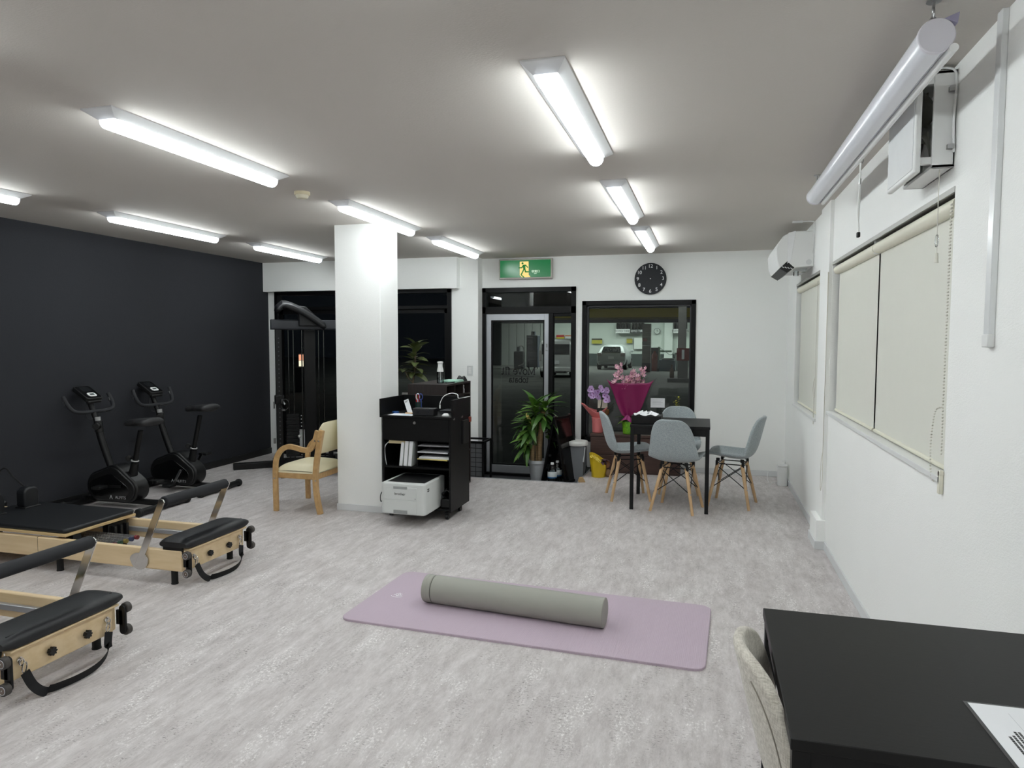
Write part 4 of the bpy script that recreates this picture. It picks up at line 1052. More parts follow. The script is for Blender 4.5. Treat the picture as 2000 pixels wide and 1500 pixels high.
M_fabric = weave('blue-grey woven fabric', (136, 144, 147), (170, 178, 180), s=700.0)
M_beige = weave('beige-grey woven fabric', (172, 166, 155), (208, 203, 193), s=520.0)
M_beech = P('beech dowel', (196, 160, 118), .5, rgb2=(208, 175, 135), scale=40, stretch=(1, 1, .12))
def shell_meshes(fab, seam=False):
    pr = [(.215, .425), (.205, .448), (.15, .452), (.06, .440), (-.04, .428), (-.12, .432), (-.178, .462), (-.213, .525), (-.235, .60), (-.255, .68), (-.274, .76), (-.288, .815)]
    pr = smooth_path([(x, 0, z) for x, z in pr], 4); n = len(pr) - 1
    def hw(t):
        if t < .45: return .190 + .040 * t / .45
        if t < .62: return .230 - .008 * (t - .45) / .17
        return .222 - .062 * (t - .62) / .38
    def rnd(a, b, ra, rb):
        """round the corner of the unit square at (1, 1)"""
        if a <= 1 - ra or b <= 1 - rb: return a, b
        p, q = (a - 1 + ra) / ra, (b - 1 + rb) / rb
        return 1 - ra + ra * p * math.sqrt(1 - q * q / 2), 1 - rb + rb * q * math.sqrt(1 - p * p / 2)
    def f(u, v):
        s0 = 2 * u - 1; sg = 1 if s0 >= 0 else -1; a = abs(s0)
        if v > .5:
            a, b = rnd(a, (v - .5) * 2, .62, .40); v = .5 + b / 2
        else:
            a, b = rnd(a, 1 - v * 2, .45, .22); v = (1 - b) / 2
        s = a * sg
        i = v * n; a_ = pr[int(min(n, i))]; b_ = pr[min(n, int(i) + 1)]; q = a_.lerp(b_, i - int(i))
        back = max(0, min(1, (v - .42) / .25)); back = back * back * (3 - 2 * back)
        x = q.x + .060 * back * abs(s) ** 2.0
        z = q.z + .045 * (1 - back) * abs(s) ** 2.4 * min(1, .3 + v * 2)
        return (x, hw(v) * s, z)
    return MB().grid(f, 17, 30)
def shell_chair(loc, rz, label, fab, group, proto=None):
    if proto is not None:
        c = copy_tree(proto); c.location = loc; c.rotation_euler = (0, 0, rz); c['label'] = label; return c
    o = thing('shell_chair', label, 'chair', loc, rz, group)
    sh = shell_meshes(fab).build('seat_shell', fab, o, ang=180, solid=.026)
    sh.modifiers['thickness'].offset = -1
    b = sh.modifiers.new('round', 'SUBSURF'); b.levels = 1; b.render_levels = 1
    tops = [(.105, .105), (.105, -.105), (-.105, .105), (-.105, -.105)]; feet = [(.175, .185), (.175, -.185), (-.185, .185), (-.185, -.185)]
    for (tx, ty), (fx, fy) in zip(tops, feet):
        A = Vector((tx, ty, .385)); B = Vector((fx, fy, 0)); d = (B - A).normalized()
        MB().cyl(A, B, .0165, .0125, n=14).build('leg', M_beech, o)
        p = A.lerp(B, .1); MB().box(p.x - .011, p.x + .011, p.y - .011, p.y + .011, .36, .412).build('leg_bracket', M_blkmetal, o, bev=.003)
    wr = MB()
    def on(i, t): return Vector((*tops[i], .385)).lerp(Vector((*feet[i], 0)), t)
    for i, j in ((0, 1), (2, 3), (0, 2), (1, 3)):
        wr.tube([on(i, .06), on(j, .55)], .004, 6); wr.tube([on(j, .06), on(i, .55)], .004, 6)
        wr.tube([on(i, .06) + Vector((0, 0, .02)), on(j, .06) + Vector((0, 0, .02))], .005, 6)
    wr.build('wire_brace', M_blkmetal, o)
    for i in range(4):
        p = on(i, .55); d = Vector((p.x, p.y, 0)).normalized() * .02
        MB().cyl(p - d, p + d, .005, n=8).build('bolt', M_steel, o)
    mt = MB()
    for sx in (-1, 1):
        for sy in (-1, 1): mt.cyl((sx * .105, sy * .105, .405), (sx * .105, sy * .105, .432), .016, n=12)
    mt.build('rubber_mount', M_rubber, o)
    return o
g = 'grey shell chairs at the small table'
c1 = shell_chair((-.685, 6.535, 0), radians(15), 'blue-grey shell chair on the left of the small table', M_fabric, g)
shell_chair((-.225, 6.195, 0), radians(77), 'blue-grey shell chair in front of the small table, back to the viewer', M_fabric, g, c1)
shell_chair((.245, 6.515, 0), radians(167), 'blue-grey shell chair on the right, nearest the right wall', M_fabric, g, c1)
shell_chair((-.245, 6.93, 0), radians(-86), 'blue-grey shell chair behind the small table, half hidden by it', M_fabric, g, c1)
fgc = shell_chair((.355, 1.60, 0), radians(3), 'beige fabric shell chair pushed under the foreground black table', M_beige, 'beige chairs at the foreground table')
for s in (-1, 1):
    pr_ = MB()
    sm = [v for v in shell_meshes(M_beige).v]
    row = [Vector(sm[(0 if s < 0 else 16) * 30 + k]) for k in range(12, 30)]
    pr_.tube([p + Vector((-.022, -s * .012, 0)) for p in row], .0016, 5)
    pr_.build('seam', P('seam thread', (136, 130, 120), .8), fgc)

# paper in a clear sleeve on the foreground table
o = thing('paper_sheet', 'printed white sheet in a clear sleeve on the foreground table', 'paper', (.632, 1.41, .75), radians(2))
MB().box(-.112, .112, -.155, .155, 0, .0012).build('clear_sleeve', M_clear, o)
MB().box(-.105, .105, -.1485, .1485, .0012, .0018).build('page', M_paper, o)
ln = MB(); random.seed(3)
for r_, (x, y0, y1) in enumerate(((-.078, -.10, .03), (-.070, -.10, .035), (-.062, -.11, .05), (-.055, -.11, .05), (-.030, -.10, -.02), (-.020, -.06, .03), (-.012, -.12, -.05), (.01, -.10, .05), (.03, -.1, .06), (.05, -.1, .02))):
    y = y1
    while y > y0:
        L = random.choice((.004, .005, .006)); ln.box(x - .0025, x + .0022, y - L, y, .0018, .0020); y -= L + .0012
ln.build('print', M_print, o)
MB().box(-.0445, -.0440, -.14, .12, .0018, .0020).box(.0, .0005, -.14, .12, .0018, .0020).build('rule_line', P('grey rule', (180, 180, 185), .6), o)

# black box with white tissue on the small table
o = thing('storage_box', 'low black box on the left of the small table', 'box', (-.495, 6.25, .75))
MB().box(-.128, .128, -.135, .135, 0, .006).box(-.128, .128, -.135, -.129, 0, .074).box(-.128, .128, .129, .135, 0, .074).box(-.128, -.122, -.129, .129, 0, .074).box(.122, .128, -.129, .129, 0, .074).build('box_body', M_tblk, o, bev=.002)
MB().box(-.122, .122, -.129, .129, .060, .066).build('box_lid', M_black, o)
def tissue(u, v):
    a = 2 * pi * u; r = .03 + .07 * v
    return (.01 + r * 1.15 * cos(a), r * .75 * sin(a), .0 + .022 * (1 - v) * (1 + .4 * sin(3 * a)) + .008 * (1 + sin(7 * a + 4 * v)))
o = thing('paper_napkins', 'crumpled white tissue lying on the low black box', 'tissue', (-.51, 6.22, .818))
MB().grid(tissue, 40, 8, cu=True).build('tissue', M_paper, o, solid=.0015, ang=80)
MB().grid(lambda u, v: (-.055 + .09 * u, -.05 + .10 * v, .012 + .015 * sin(5 * u + 3 * v) ** 2), 10, 10).build('tissue_fold', M_paper, o, solid=.0015, ang=80)

# ================================================================== WOODEN ARMCHAIR
o = thing('wooden_armchair', 'bentwood armchair with cream vinyl seat beside the pillar', 'armchair', (-3.30, 5.40, 0))
M_bent = P('pale bentwood', (196, 160, 110), .42, rgb2=(178, 142, 94), scale=45, stretch=(.6, 4, .6))
M_vinyl = P('cream vinyl', (226, 218, 186), .42, var=.03)
sec = [(-.022, -.014), (.022, -.014), (.022, .014), (-.022, .014)]
for yy in (5.155, 5.655):
    fr = smooth_path([(-3.535, yy, 0), (-3.538, yy, .20), (-3.536, yy, .38), (-3.52, yy, .47), (-3.475, yy, .535), (-3.41, yy, .566), (-3.34, yy, .562), (-3.26, yy, .545), (-3.20, yy, .55), (-3.163, yy, .59), (-3.135, yy, .66), (-3.118, yy, .715)], 5)
    MB().sweep(fr, sec, up=(0, 1, 0)).build('front_leg_and_arm', M_bent, o, bev=.004, world=True)
    bk = smooth_path([(-3.105, yy + .0, 0), (-3.135, yy, .14), (-3.147, yy, .28), (-3.137, yy, .42), (-3.112, yy, .57), (-3.082, yy, .72)], 5)
    MB().sweep(bk, [(-.022, -.018), (.022, -.018), (.022, .018), (-.022, .018)], up=(0, 1, 0)).build('back_leg', M_bent, o, bev=.004, world=True)
    bl = MB(); s = -1 if yy < 5.4 else 1
    for x, z in ((-3.136, .63), (-3.10, .63), (-3.136, .29), (-3.536, .29)): bl.cyl((x, yy + s * .021, z), (x, yy + s * .0245, z), .007, n=10)
    bl.build('bolt', M_steel, o, world=True)
    MB().box(-3.52, -3.15, yy - s * .021 - .010, yy - s * .021 + .010, .29, .345).build('side_apron', M_bent, o, bev=.003, world=True)
for x in (-3.50, -3.155): MB().box(x - .010, x + .010, 5.18, 5.63, .29, .345).build('apron', M_bent, o, bev=.003, world=True)
def seatf(u, v):
    x = -3.545 + .40 * u; y = 5.165 + .48 * v; e = (1 - (2 * u - 1) ** 6) * (1 - (2 * v - 1) ** 6)
    return (x, y, .352 + .055 * e ** .6 + .008 * sin(3 * u))
st = MB().grid(seatf, 20, 20)
st.box(-3.545, -3.145, 5.165, 5.645, .338, .353)
st.build('seat_cushion', M_vinyl, o, ang=60, world=True)
def backf(u, v):
    a = 2 * pi * v; y = 5.178 + .454 * u; e = (1 - abs(2 * u - 1) ** 8) ** .5
    zc, rz_ = .642, .138 * (.75 + .25 * e); xc = -3.122
    return (xc + .018 * cos(a) + .16 * rz_ * sin(a), y, zc + rz_ * (abs(sin(a)) ** .7) * (1 if sin(a) > 0 else -1))
bm_ = MB().grid(backf, 18, 20, cv=True); k = 20
bm_.f.append(tuple(range(k))); bm_.f.append(tuple(len(bm_.v) - k + i for i in range(k - 1, -1, -1)))
bm_.build('back_cushion', M_vinyl, o, ang=60, world=True)
o.location.x -= .03

# ================================================================== BLACK TROLLEY BESIDE THE PILLAR
M_bw = P('black wood-grain board', (8, 8, 9), .45, spec=.22, rgb2=(13, 13, 14), scale=60, stretch=(.15, .15, 2.2))
X0, X1, Y0, Y1 = -2.600, -1.992, 5.255, 5.715
o = thing('office_trolley', 'black wooden trolley on castors holding the printer, beside the pillar', 'trolley', ((X0 + X1) / 2, (Y0 + Y1) / 2, 0))
tr = o
for x in (X0, X1 - .016): MB().box(x, x + .016, Y0, Y1, .065, .838).build('side_panel', M_bw, o, bev=.001, world=True)
MB().box(X0 + .016, X1 - .016, Y1 - .012, Y1, .065, .838).build('back_panel', M_bw, o, world=True)
MB().box(X0 - .012, X1 + .004, Y0 - .012, Y1, .838, .856).build('top_board', M_bw, o, bev=.001, world=True)
df = MB().box(X0 + .016, X1 - .016, Y0 - .004, Y0 + .012, .655, .836).build('drawer_front', M_bw, o, bev=.001, world=True)
MB().cyl((-2.305, Y0 - .012, .80), (-2.305, Y0 - .002, .80), .012, n=18).build('lock', M_steel, df, world=True)
MB().box(X0 + .016, X1 - .016, Y0 + .012, Y1 - .012, .645, .657).build('drawer_bottom', M_bw, o, world=True)
for z in (.415, .075): MB().box(X0 + .016, X1 - .016, Y0 + .01, Y1 - .012, z, z + .016).build('shelf', M_bw, o, world=True)
MB().box(-2.315, -2.303, Y0 + .05, Y1 - .012, .431, .645).build('divider', M_bw, o, world=True)
for z in (.487, .545, .60): MB().box(-2.303, X1 - .016, Y0 + .03, Y1 - .012, z, z + .006).build('tray', M_bw, o, world=True)
MB().box(X0 - .020, X0 - .005, Y0 - .01, Y1, .838, .992).build('upstand', M_bw, o, bev=.001, world=True)
MB().box(X1 - .006, X1 + .009, Y0 + .03, Y1, .838, .992).build('upstand', M_bw, o, bev=.001, world=True)
MB().box(X0 - .005, X1 - .006, Y1 - .015, Y1, .838, .992).build('upstand', M_bw, o, bev=.001, world=True)
for x in (X0 + .06, X1 - .045):
    for y in (Y0 + .04, Y1 - .12):
        c = MB().cyl((x - .013, y, .025), (x + .013, y, .025), .025, n=20).build('castor_wheel', M_black, o, bev=.004, world=True)
        MB().box(x - .017, x + .017, y - .014, y + .014, .03, .066).build('castor_fork', M_blkmetal, o, bev=.004, world=True)
MB().box(X1, X1 + .004, Y0 + .225, Y0 + .238, .60, .83).box(X1, X1 + .02, Y0 + .26, Y0 + .40, .60, .80).build('side_pocket', M_black, o, bev=.002, world=True)
MB().box(X1 + .002, X1 + .022, Y1 - .03, Y1 + .0, .77, .815).build('red_clip', P('red-brown clip', (140, 62, 50), .5), o, world=True, bev=.003)
hg = MB()
for y in (Y0 + .06, Y0 + .25): hg.box(X1 + .001, X1 + .011, y, y + .02, .826, .842)
hg.build('hinge', M_steel, o, world=True)

# things on the trolley
o = thing('printer', 'white laser printer on the lowest trolley shelf, sticking out', 'printer', (-2.30, 5.23, .091))
M_prn = P('printer white', (208, 211, 209), .45, var=.02)
px0, px1, py0, py1, pz0, pz1 = -2.487, -2.105, 4.985, 5.43, .098, .345
MB().prism([((px0 + px1) / 2 + p[0], (py0 + py1) / 2 + p[1]) for p in rrect(px1 - px0, py1 - py0, .03)], 'z', pz0, pz1).build('printer_body', M_prn, o, bev=.006, world=True)
ft = MB()
for x in (px0 + .05, px1 - .05):
    for y in (py0 + .30, py1 - .05): ft.cyl((x, y, .091), (x, y, .1), .012)
ft.build('foot', M_black, o, world=True)
MB().box(px0 + .03, px1 - .07, py0 - .003, py0 + .01, pz0 + .118, pz1 - .028).build('front_cover', M_prn, o, bev=.002, world=True)
MB().box(px0 + .03, px1 - .07, py0 - .003, py0 + .01, pz0 + .010, pz0 + .114).build('paper_drawer', M_prn, o, bev=.002, world=True)
gm = P('grey recess', (150, 153, 152), .5)
MB().box(-2.375, -2.255, py0 - .005, py0, pz1 - .042, pz1 - .022).build('handle_recess', gm, o, bev=.002, world=True)
MB().box(-2.375, -2.255, py0 - .005, py0, pz0 + .008, pz0 + .036).build('handle_recess', gm, o, bev=.002, world=True)
MB().box(px0 + .03, px1 - .03, py0 + .06, py1 - .03, pz1 - .004, pz1 + .002).build('output_tray', M_black, o, bev=.003, world=True)
MB().box(px1 - .002, px1 + .002, py0 + .05, py0 + .085, pz1 - .05, pz1 - .042).box(px1 - .002, px1 + .002, py0 + .05, py0 + .085, pz1 - .065, pz1 - .057).build('vent', M_black, o, world=True)
base = Vector((-2.30, 5.23, .091))
text('lettering', 'brother', .030, M_print, o, TRS(Vector((-2.318, py0 - .0036, pz0 + .165)) - base) @ FACE_NEG_Y)
MB().box(-2.19, -2.187, py0 - .004, py0 - .002, pz0 + .125, pz0 + .135).build('indicator', M_print, o, world=True)
MB().tube(smooth_path([(px0 + .01, py1 - .1, .25), (px0 - .02, py0 + .15, .27), (px0 - .026, py0 + .06, .24), (px0 - .026, py0 + .05, .19), (px0 - .02, py0 + .06, .18), (px0 + .0, py0 + .1, .2)], 5), .004, 6).build('power_cable', M_black, o, world=True)

for i, (x, w_, hgt, ln_) in enumerate(((-2.462, .030, .205, 6), (-2.424, .034, .215, 5), (-2.384, .034, .215, 5))):
    o = thing('file_folder', ('crumpled pale folder leaning at the left of the trolley shelf', 'white file standing in the middle of the trolley shelf', 'white file leaning beside the paper trays')[i], 'file folder', (x, 5.30, .431), group='white files on the trolley shelf')
    Mx = TRS((0, 0, .0), ry=radians(ln_))
    MB().box(0, w_, -.02, .20, 0, hgt, Mx).build('cover', P('white file card', (206, 210, 208), .6), o, bev=.002)
    MB().box(.004, w_ - .004, -.0215, .19, .004, hgt - .004, Mx).build('sheets', M_paper, o)
for i, (z, n_) in enumerate(((.493, 3), (.551, 1), (.606, 1))):
    for k in range(n_):
        lab = {0: ('yellow envelope under the papers in the bottom tray', 'white papers in the bottom tray', 'top white sheet in the bottom tray'), 1: ('white papers in the middle tray',), 2: ('grey papers in the top tray',)}[i][k]
        c = ((222, 205, 120) if k == 0 else (222, 224, 226)) if i == 0 else ((205, 207, 210) if i == 1 else (150, 150, 152))
        o = thing('paper_stack', lab, 'papers', (-2.15, 5.47, z + k * .009), radians((-3, 2, 4)[k] if i == 0 else 3 * i - 5), 'papers in the trolley trays')
        MB().box(-.135, .135, -.20, .18, 0, .008).build('sheets', P('papers %d%d' % (i, k), c, .7), o)
o = thing('power_strip', 'beige power strip stuck under the trolley drawer', 'power strip', (-2.50, 5.30, .62))
MB().box(-.055, .09, -.02, .02, -.004, .030).build('strip_body', P('beige plastic', (205, 190, 150), .5), o, bev=.004)
MB().tube(smooth_path([(-.055, 0, .012), (-.085, -.03, -.03), (-.083, -.03, -.12), (-.083, 0, -.20)], 5), .004, 6).build('cable', M_white, o)
o = thing('power_adapter', 'black adapter and cable heap at the bottom right of the trolley', 'adapter', (-2.055, 5.36, .091))
MB().box(-.045, .045, -.06, .09, 0, .075).build('adapter_body', M_black, o, bev=.008)
MB().tube(smooth_path([(0, -.02, .07), (-.03, -.06, .12), (.02, -.05, .15), (.03, 0, .11), (-.02, .02, .13), (-.03, -.04, .10), (.0, -.03, .16)], 6), .005, 6).build('cable_loop', M_black, o)
MB().grid(lambda u, v: (.047 + .003 * sin(9 * v), -.07 + .05 * u, .03 + .16 * v + .01 * u), 5, 10).build('crumpled_paper', M_paper, o, solid=.001, ang=20)
o = thing('black_speaker', 'small black box speaker on top of the trolley', 'speaker', (-2.245, 5.33, .856))
MB().box(-.095, .095, -.045, .045, 0, .062).build('body', M_black, o, bev=.006)
MB().box(-.088, .088, -.047, -.045, .006, .056).build('grille', P('dark grille', (30, 31, 34), .35), o)
kb = MB()
for x in (-.045, .045): kb.cyl((x, -.047, .034), (x, -.050, .034), .014, n=18)
kb.build('driver', P('driver cone', (26, 28, 34), .3), o)
o = thing('paper_sheet', 'white sheet at the front left of the trolley top', 'paper', (-2.43, 5.33, .856), radians(-4))
MB().box(-.125, .10, -.07, .07, 0, .0015).build('page', M_paper, o)
MB().box(-.02, .07, -.06, .05, .0015, .0019).build('print_block', P('pale blue print', (200, 212, 224), .6), o)
o = thing('card_stand', 'white printed card leaning in a wooden stand on the trolley', 'card', (-2.44, 5.40, .856))
MB().box(-.012, .05, -.012, .018, 0, .012).build('wooden_foot', M_beech, o, bev=.002)
Mx = TRS((.03, 0, .004), ry=radians(-22)) @ Matrix.Rotation(radians(-8), 4, 'X')
MB().box(-.022, .022, -.001, .001, 0, .125, Mx).build('card', M_paper, o)
tl = MB()
for k in range(3): tl.box(-.015, .015 - .006 * k, -.0016, -.001, .112 - k * .005, .114 - k * .005, Mx)
tl.build('print', M_print, o)
o = thing('pen_holder', 'dark cup of pens and scissors on the trolley', 'pen holder', (-2.40, 5.56, .856))
MB().lathe([(.03, 0), (.032, .09), (.029, .09), (.027, .006)], n=20, cap1=False).build('cup', P('dark green cup', (20, 44, 40), .4), o)
for k, (c, x, y) in enumerate((((190, 32, 38), -.016, -.008), ((160, 40, 50), .006, -.015), ((210, 180, 60), -.02, .01))):
    MB().cyl((x * .5, y * .5, .01), (x * 1.4, y * 1.4, .155), .0055, n=10).build('pen', P('pen %d' % k, c, .35), o)
for k, (x, c) in enumerate(((-.004, (196, 206, 226)), (.024, (44, 62, 128)))):
    s = MB(); s.tube([(x + .016 * cos(2 * pi * i / 18), -.012, .135 + .026 * sin(2 * pi * i / 18)) for i in range(18)], .0045, 8, closed=True, up=(0, 1, 0)); s.tube([(x, -.012, .11), (x + .004, -.008, .03)], .006, 8)
    s.build('scissor_handle', P('scissor grip %d' % k, c, .35), o)
o = thing('tape_dispenser', 'small blue tape reel at the left end of the trolley top', 'tape', (-2.555, 5.42, .856))
MB().lathe([(.028, 0), (.030, .004), (.030, .016), (.012, .018), (.012, .002)], n=24, cap1=False, cap0=False).build('reel', P('blue plastic', (36, 78, 140), .35), o)
o = thing('computer_mouse', 'white computer mouse at the front right of the trolley top', 'mouse', (-2.055, 5.315, .856))
MB().ball((0, 0, .0), .03, 16, 10, (1.25, .8, .85)).build('mouse_body', M_white, o); 
for ob in o.children:
    me = ob.data
    for v in me.vertices: v.co.z = max(v.co.z, 0.0)
o = thing('desk_tray', 'dark document tray at the back right of the trolley top', 'tray', (-2.09, 5.52, .856))
MB().box(-.08, .075, -.05, .12, 0, .012).box(-.08, .075, -.05, .12, .022, .030).build('tray_body', P('dark grey tray', (40, 42, 46), .4), o, bev=.002)
o = thing('charging_cable', 'white charging cable arched over the trolley upstand', 'cable', (-2.14, 5.60, .86))
MB().tube(smooth_path([(.165, .09, .133), (.14, -.12, .133), (.09, -.02, .155), (.03, -.01, .165), (-.03, -.03, .14), (-.055, -.05, .09), (-.058, -.055, .06)], 6), .0032, 8).build('cable', M_white, o)
MB().cyl((-.058, -.055, .065), (-.058, -.056, .035), .006, n=12).build('plug', M_white, o)

# ================================================================== DARK BROWN OPEN SHELF BEHIND THE TROLLEY
M_brown = P('dark brown wood-grain board', (30, 22, 21), .5, rgb2=(40, 30, 28), scale=50, stretch=(1.5, 1.5, .12))
o = thing('open_shelf', 'dark brown shelf unit with open compartments behind the trolley', 'shelf', (-2.545, 6.44, 0))
sx0, sx1, sy0, sy1, sz = -2.742, -2.350, 6.09, 6.79, 1.062
for y in (sy0, sy1 - .018): MB().box(sx0, sx1, y, y + .018, 0, sz - .018).build('side_panel', M_brown, o, world=True)
MB().box(sx0, sx1, sy0, sy1, sz - .018, sz).build('top_panel', M_brown, o, world=True)
MB().box(sx0, sx0 + .01, sy0 + .018, sy1 - .018, .02, sz - .018).build('back_panel', M_brown, o, world=True)
for z in (.0, .34, .68, .93): MB().box(sx0 + .01, sx1, sy0 + .018, sy1 - .018, z, z + .016).build('shelf_board', M_brown, o, world=True)
for y in (6.33, 6.56): MB().box(sx0 + .01, sx1, y - .008, y + .008, .0, sz - .018).build('divider', M_brown, o, world=True)
o = thing('small_jar', 'small grey jar in the top compartment of the brown shelf', 'jar', (-2.40, 6.68, .946))
MB().lathe([(.02, 0), (.022, .035), (.016, .05), (.018, .06), (.018, .07)], n=18).build('jar_body', P('grey jar', (150, 150, 152), .3), o)
MB().lathe([(.0185, .066), (.0185, .078)], n=18).build('jar_lid', M_white, o)
o = thing('spray_bottle', 'clear spray bottle with white top on the brown shelf', 'spray bottle', (-2.50, 6.32, sz))
MB().lathe([(.031, 0), (.034, .005), (.034, .105), (.031, .112)], n=26).build('bottle', M_clear, o)
MB().lathe([(.0295, .002), (.031, .006), (.031, .05), (.03, .052)], n=26).build('liquid', M_water, o)
MB().lathe([(.032, .112), (.030, .135), (.024, .16), (.023, .182), (.026, .196), (.030, .20), (.030, .208), (.02, .212)], n=26).build('sprayer', M_white, o)
MB().tube([(0, 0, .11), (.004, 0, .01)], .002, 6).build('dip_tube', M_white, o)
o = thing('folded_cloth', 'folded mint green cloth on the brown shelf', 'cloth', (-2.46, 6.52, sz))
MB().box(-.08, .09, -.12, .13, 0, .012).box(-.075, .085, -.11, .12, .012, .022).build('cloth', P('mint cloth', (150, 188, 172), .85), o, bev=.005, seg=3)
o = thing('black_pouch', 'small black pouch lying at the end of the brown shelf', 'pouch', (-2.43, 6.74, sz))
MB().grid(lambda u, v: (-.05 + .1 * u, -.04 + .08 * v, .002 + .055 * (sin(pi * u) ** .5) * (sin(pi * v) ** .5) * (1 + .25 * sin(9 * u))), 14, 10).box(-.045, .045, -.035, .035, 0, .01).build('pouch', M_black, o, ang=40)
o = thing('pen', 'black pen lying on the front edge of the brown shelf', 'pen', (-2.40, 6.36, sz), radians(70))
MB().cyl((-.08, 0, .006), (.07, 0, .006), .005, n=10).build('barrel', M_black, o)
MB().cyl((.07, 0, .006), (.085, 0, .006), .005, .001, n=10).build('tip', M_steel, o)

# white slatted panel heater under the dark window
o = thing('panel_heater', 'low white slatted panel below the dark side window', 'heater', (-4.72, 7.74, 0))
for k in range(8): MB().box(-.36 + k * .09, -.275 + k * .09, -.02, .02, .05, .345).build('slat', M_white, o, bev=.004)
MB().box(-.38, .38, -.03, .03, 0, .05).box(-.37, .37, .0, .02, .05, .34).build('heater_body', M_black, o)
MB().box(-.38, .38, -.028, .028, .345, .42).build('heater_top', M_black, o, bev=.004)

# black wire rack at the entrance
o = thing('wire_rack', 'low black wire grid rack left of the glass door', 'rack', (-2.47, 7.30, RZ))
f = MB(); a0, a1, h_ = -.14, .145, .53
for x in (a0, a1 - .02):
    for y in (-.14, .14): f.box(x, x + .02, y - .01, y + .01, 0, h_)
f.box(a0, a1, -.15, -.13, h_ - .02, h_).box(a0, a1, .13, .15, h_ - .02, h_).box(a0, a0 + .02, -.14, .14, h_ - .02, h_).box(a1 - .02, a1, -.14, .14, h_ - .02, h_).box(a0, a1, -.15, -.13, .02, .06)
f.build('rack_frame', M_blkmetal, o)
for k in range(9): MB().tube([(a0 + .01, -.142, .09 + k * .052), (a1 - .01, -.142, .09 + k * .052)], .003, 6).build('wire', M_blkmetal, o)
for k in range(2): MB().tube([(a0 + .10 + k * .09, -.14, .05), (a0 + .10 + k * .09, -.14, h_ - .01)], .003, 6).build('wire', M_blkmetal, o)
MB().box(a0 + .02, a1 - .025, -.12, -.11, .04, h_ - .03).build('inner_panel', P('grey panel', (118, 120, 124), .6), o)

# ================================================================== FOLIAGE HELPERS
def leaf_mesh(name, L, W, droop, fold, mat, n=9, tip=1.0, wave=0.0):
    """leaf growing along +x from the origin, drooping to -z"""
    m = MB(); vs = []
    for i in range(n):
        t = i / (n - 1); wv = W * (sin(pi * min(1, t ** .8 * .96 + .04)) ** .7)
        if i == n - 1: wv = .0006
        x = L * (t - .10 * droop * t * t); z = -droop * L * t * t * .8
        for s in (-1, 0, 1):
            vs.append((x, s * wv, z + (fold * wv if s else 0) + wave * W * sin(t * 14) * (1 if s else 0) * s))
    fs = []
    for i in range(n - 1):
        for s in (0, 1): a = i * 3 + s; fs.append((a, a + 3, a + 4, a + 1))
    m.add(vs, fs); me = m.mesh(name, 70); me.materials.append(mat); return me
def place_leaf(me, parent, p, az, el, roll=0.0, s=1.0, name='leaf'):
    M = Matrix.Translation(p) @ Matrix.Rotation(az, 4, 'Z') @ Matrix.Rotation(-el, 4, 'Y') @ Matrix.Rotation(roll, 4, 'X') @ Matrix.Scale(s, 4)
    return inst(name, me, parent, M)
def leafmat(name, c1, c2):
    return P(name, c1, .38, rgb2=c2, scale=9, stretch=(.4, 3, 1), spec=.5)
M_dleaf = leafmat('dracaena leaf', (72, 112, 42), (116, 152, 68))
M_dleaf2 = leafmat('dark dracaena leaf', (54, 92, 40), (84, 122, 54))
M_rleaf = leafmat('rubber plant leaf', (66, 76, 42), (92, 100, 58))
M_bark = P('ringed cane bark', (128, 104, 74), .8, rgb2=(160, 134, 98), scale=30, stretch=(.5, .5, 8), bump=.5, bscale=40)
M_soil = P('potting soil', (40, 32, 26), .95, bump=.5, bscale=60)

# dracaena by the door
random.seed(11)
o = thing('potted_dracaena', 'tall potted dracaena with thick canes in front of the glass door', 'potted plant', (-1.80, 7.50, RZ))
def flute(a, z): return 1 - .035 * (abs(sin(6 * a)) ** 6) * (1 if z < .24 else 0)
MB().lathe([(.072, 0), (.076, .006), (.095, .24), (.097, .262), (.112, .266), (.114, .30), (.104, .302), (.100, .285), (.094, .27)], n=72, cap1=False, wob=flute).build('pot', P('pale grey plastic pot', (196, 199, 203), .5), o)
MB().lathe([(.001, .272), (.096, .272)], n=24, cap0=False, cap1=False).build('soil', M_soil, o)
def cane(pts, r, name='cane'): MB().tube(smooth_path(pts, 5), r, 14, up=(0, 1, 0)).build(name, M_bark, o)
cane([(.02, 0, .26), (.025, 0, .50), (.045, 0, .72), (.062, 0, .865)], .029)
cane([(-.058, -.01, .26), (-.06, -.01, .36), (-.055, -.01, .465)], .026)
cane([(-.018, .03, .26), (-.015, .03, .40), (-.012, .03, .56)], .020)
MB().cyl((.061, 0, .855), (.063, 0, .875), .031, n=14).build('cane_cap', P('dark wax', (40, 36, 34), .5), o)
dm = [leaf_mesh('leaf', .27, .038, .75, .3, M_dleaf), leaf_mesh('leaf', .24, .036, .5, .25, M_dleaf2), leaf_mesh('leaf', .21, .040, 1.1, .25, M_dleaf), leaf_mesh('leaf', .30, .034, .95, .3, M_dleaf2)]
crowns = [((-.03, -.02, .84), 30, 1.0, -.02), ((.085, -.01, .86), 24, .95, -.05), ((-.075, -.03, .66), 26, .95, -.1), ((-.08, -.04, .50), 24, .85, -.2), ((.08, .02, .62), 12, .75, -.2)]
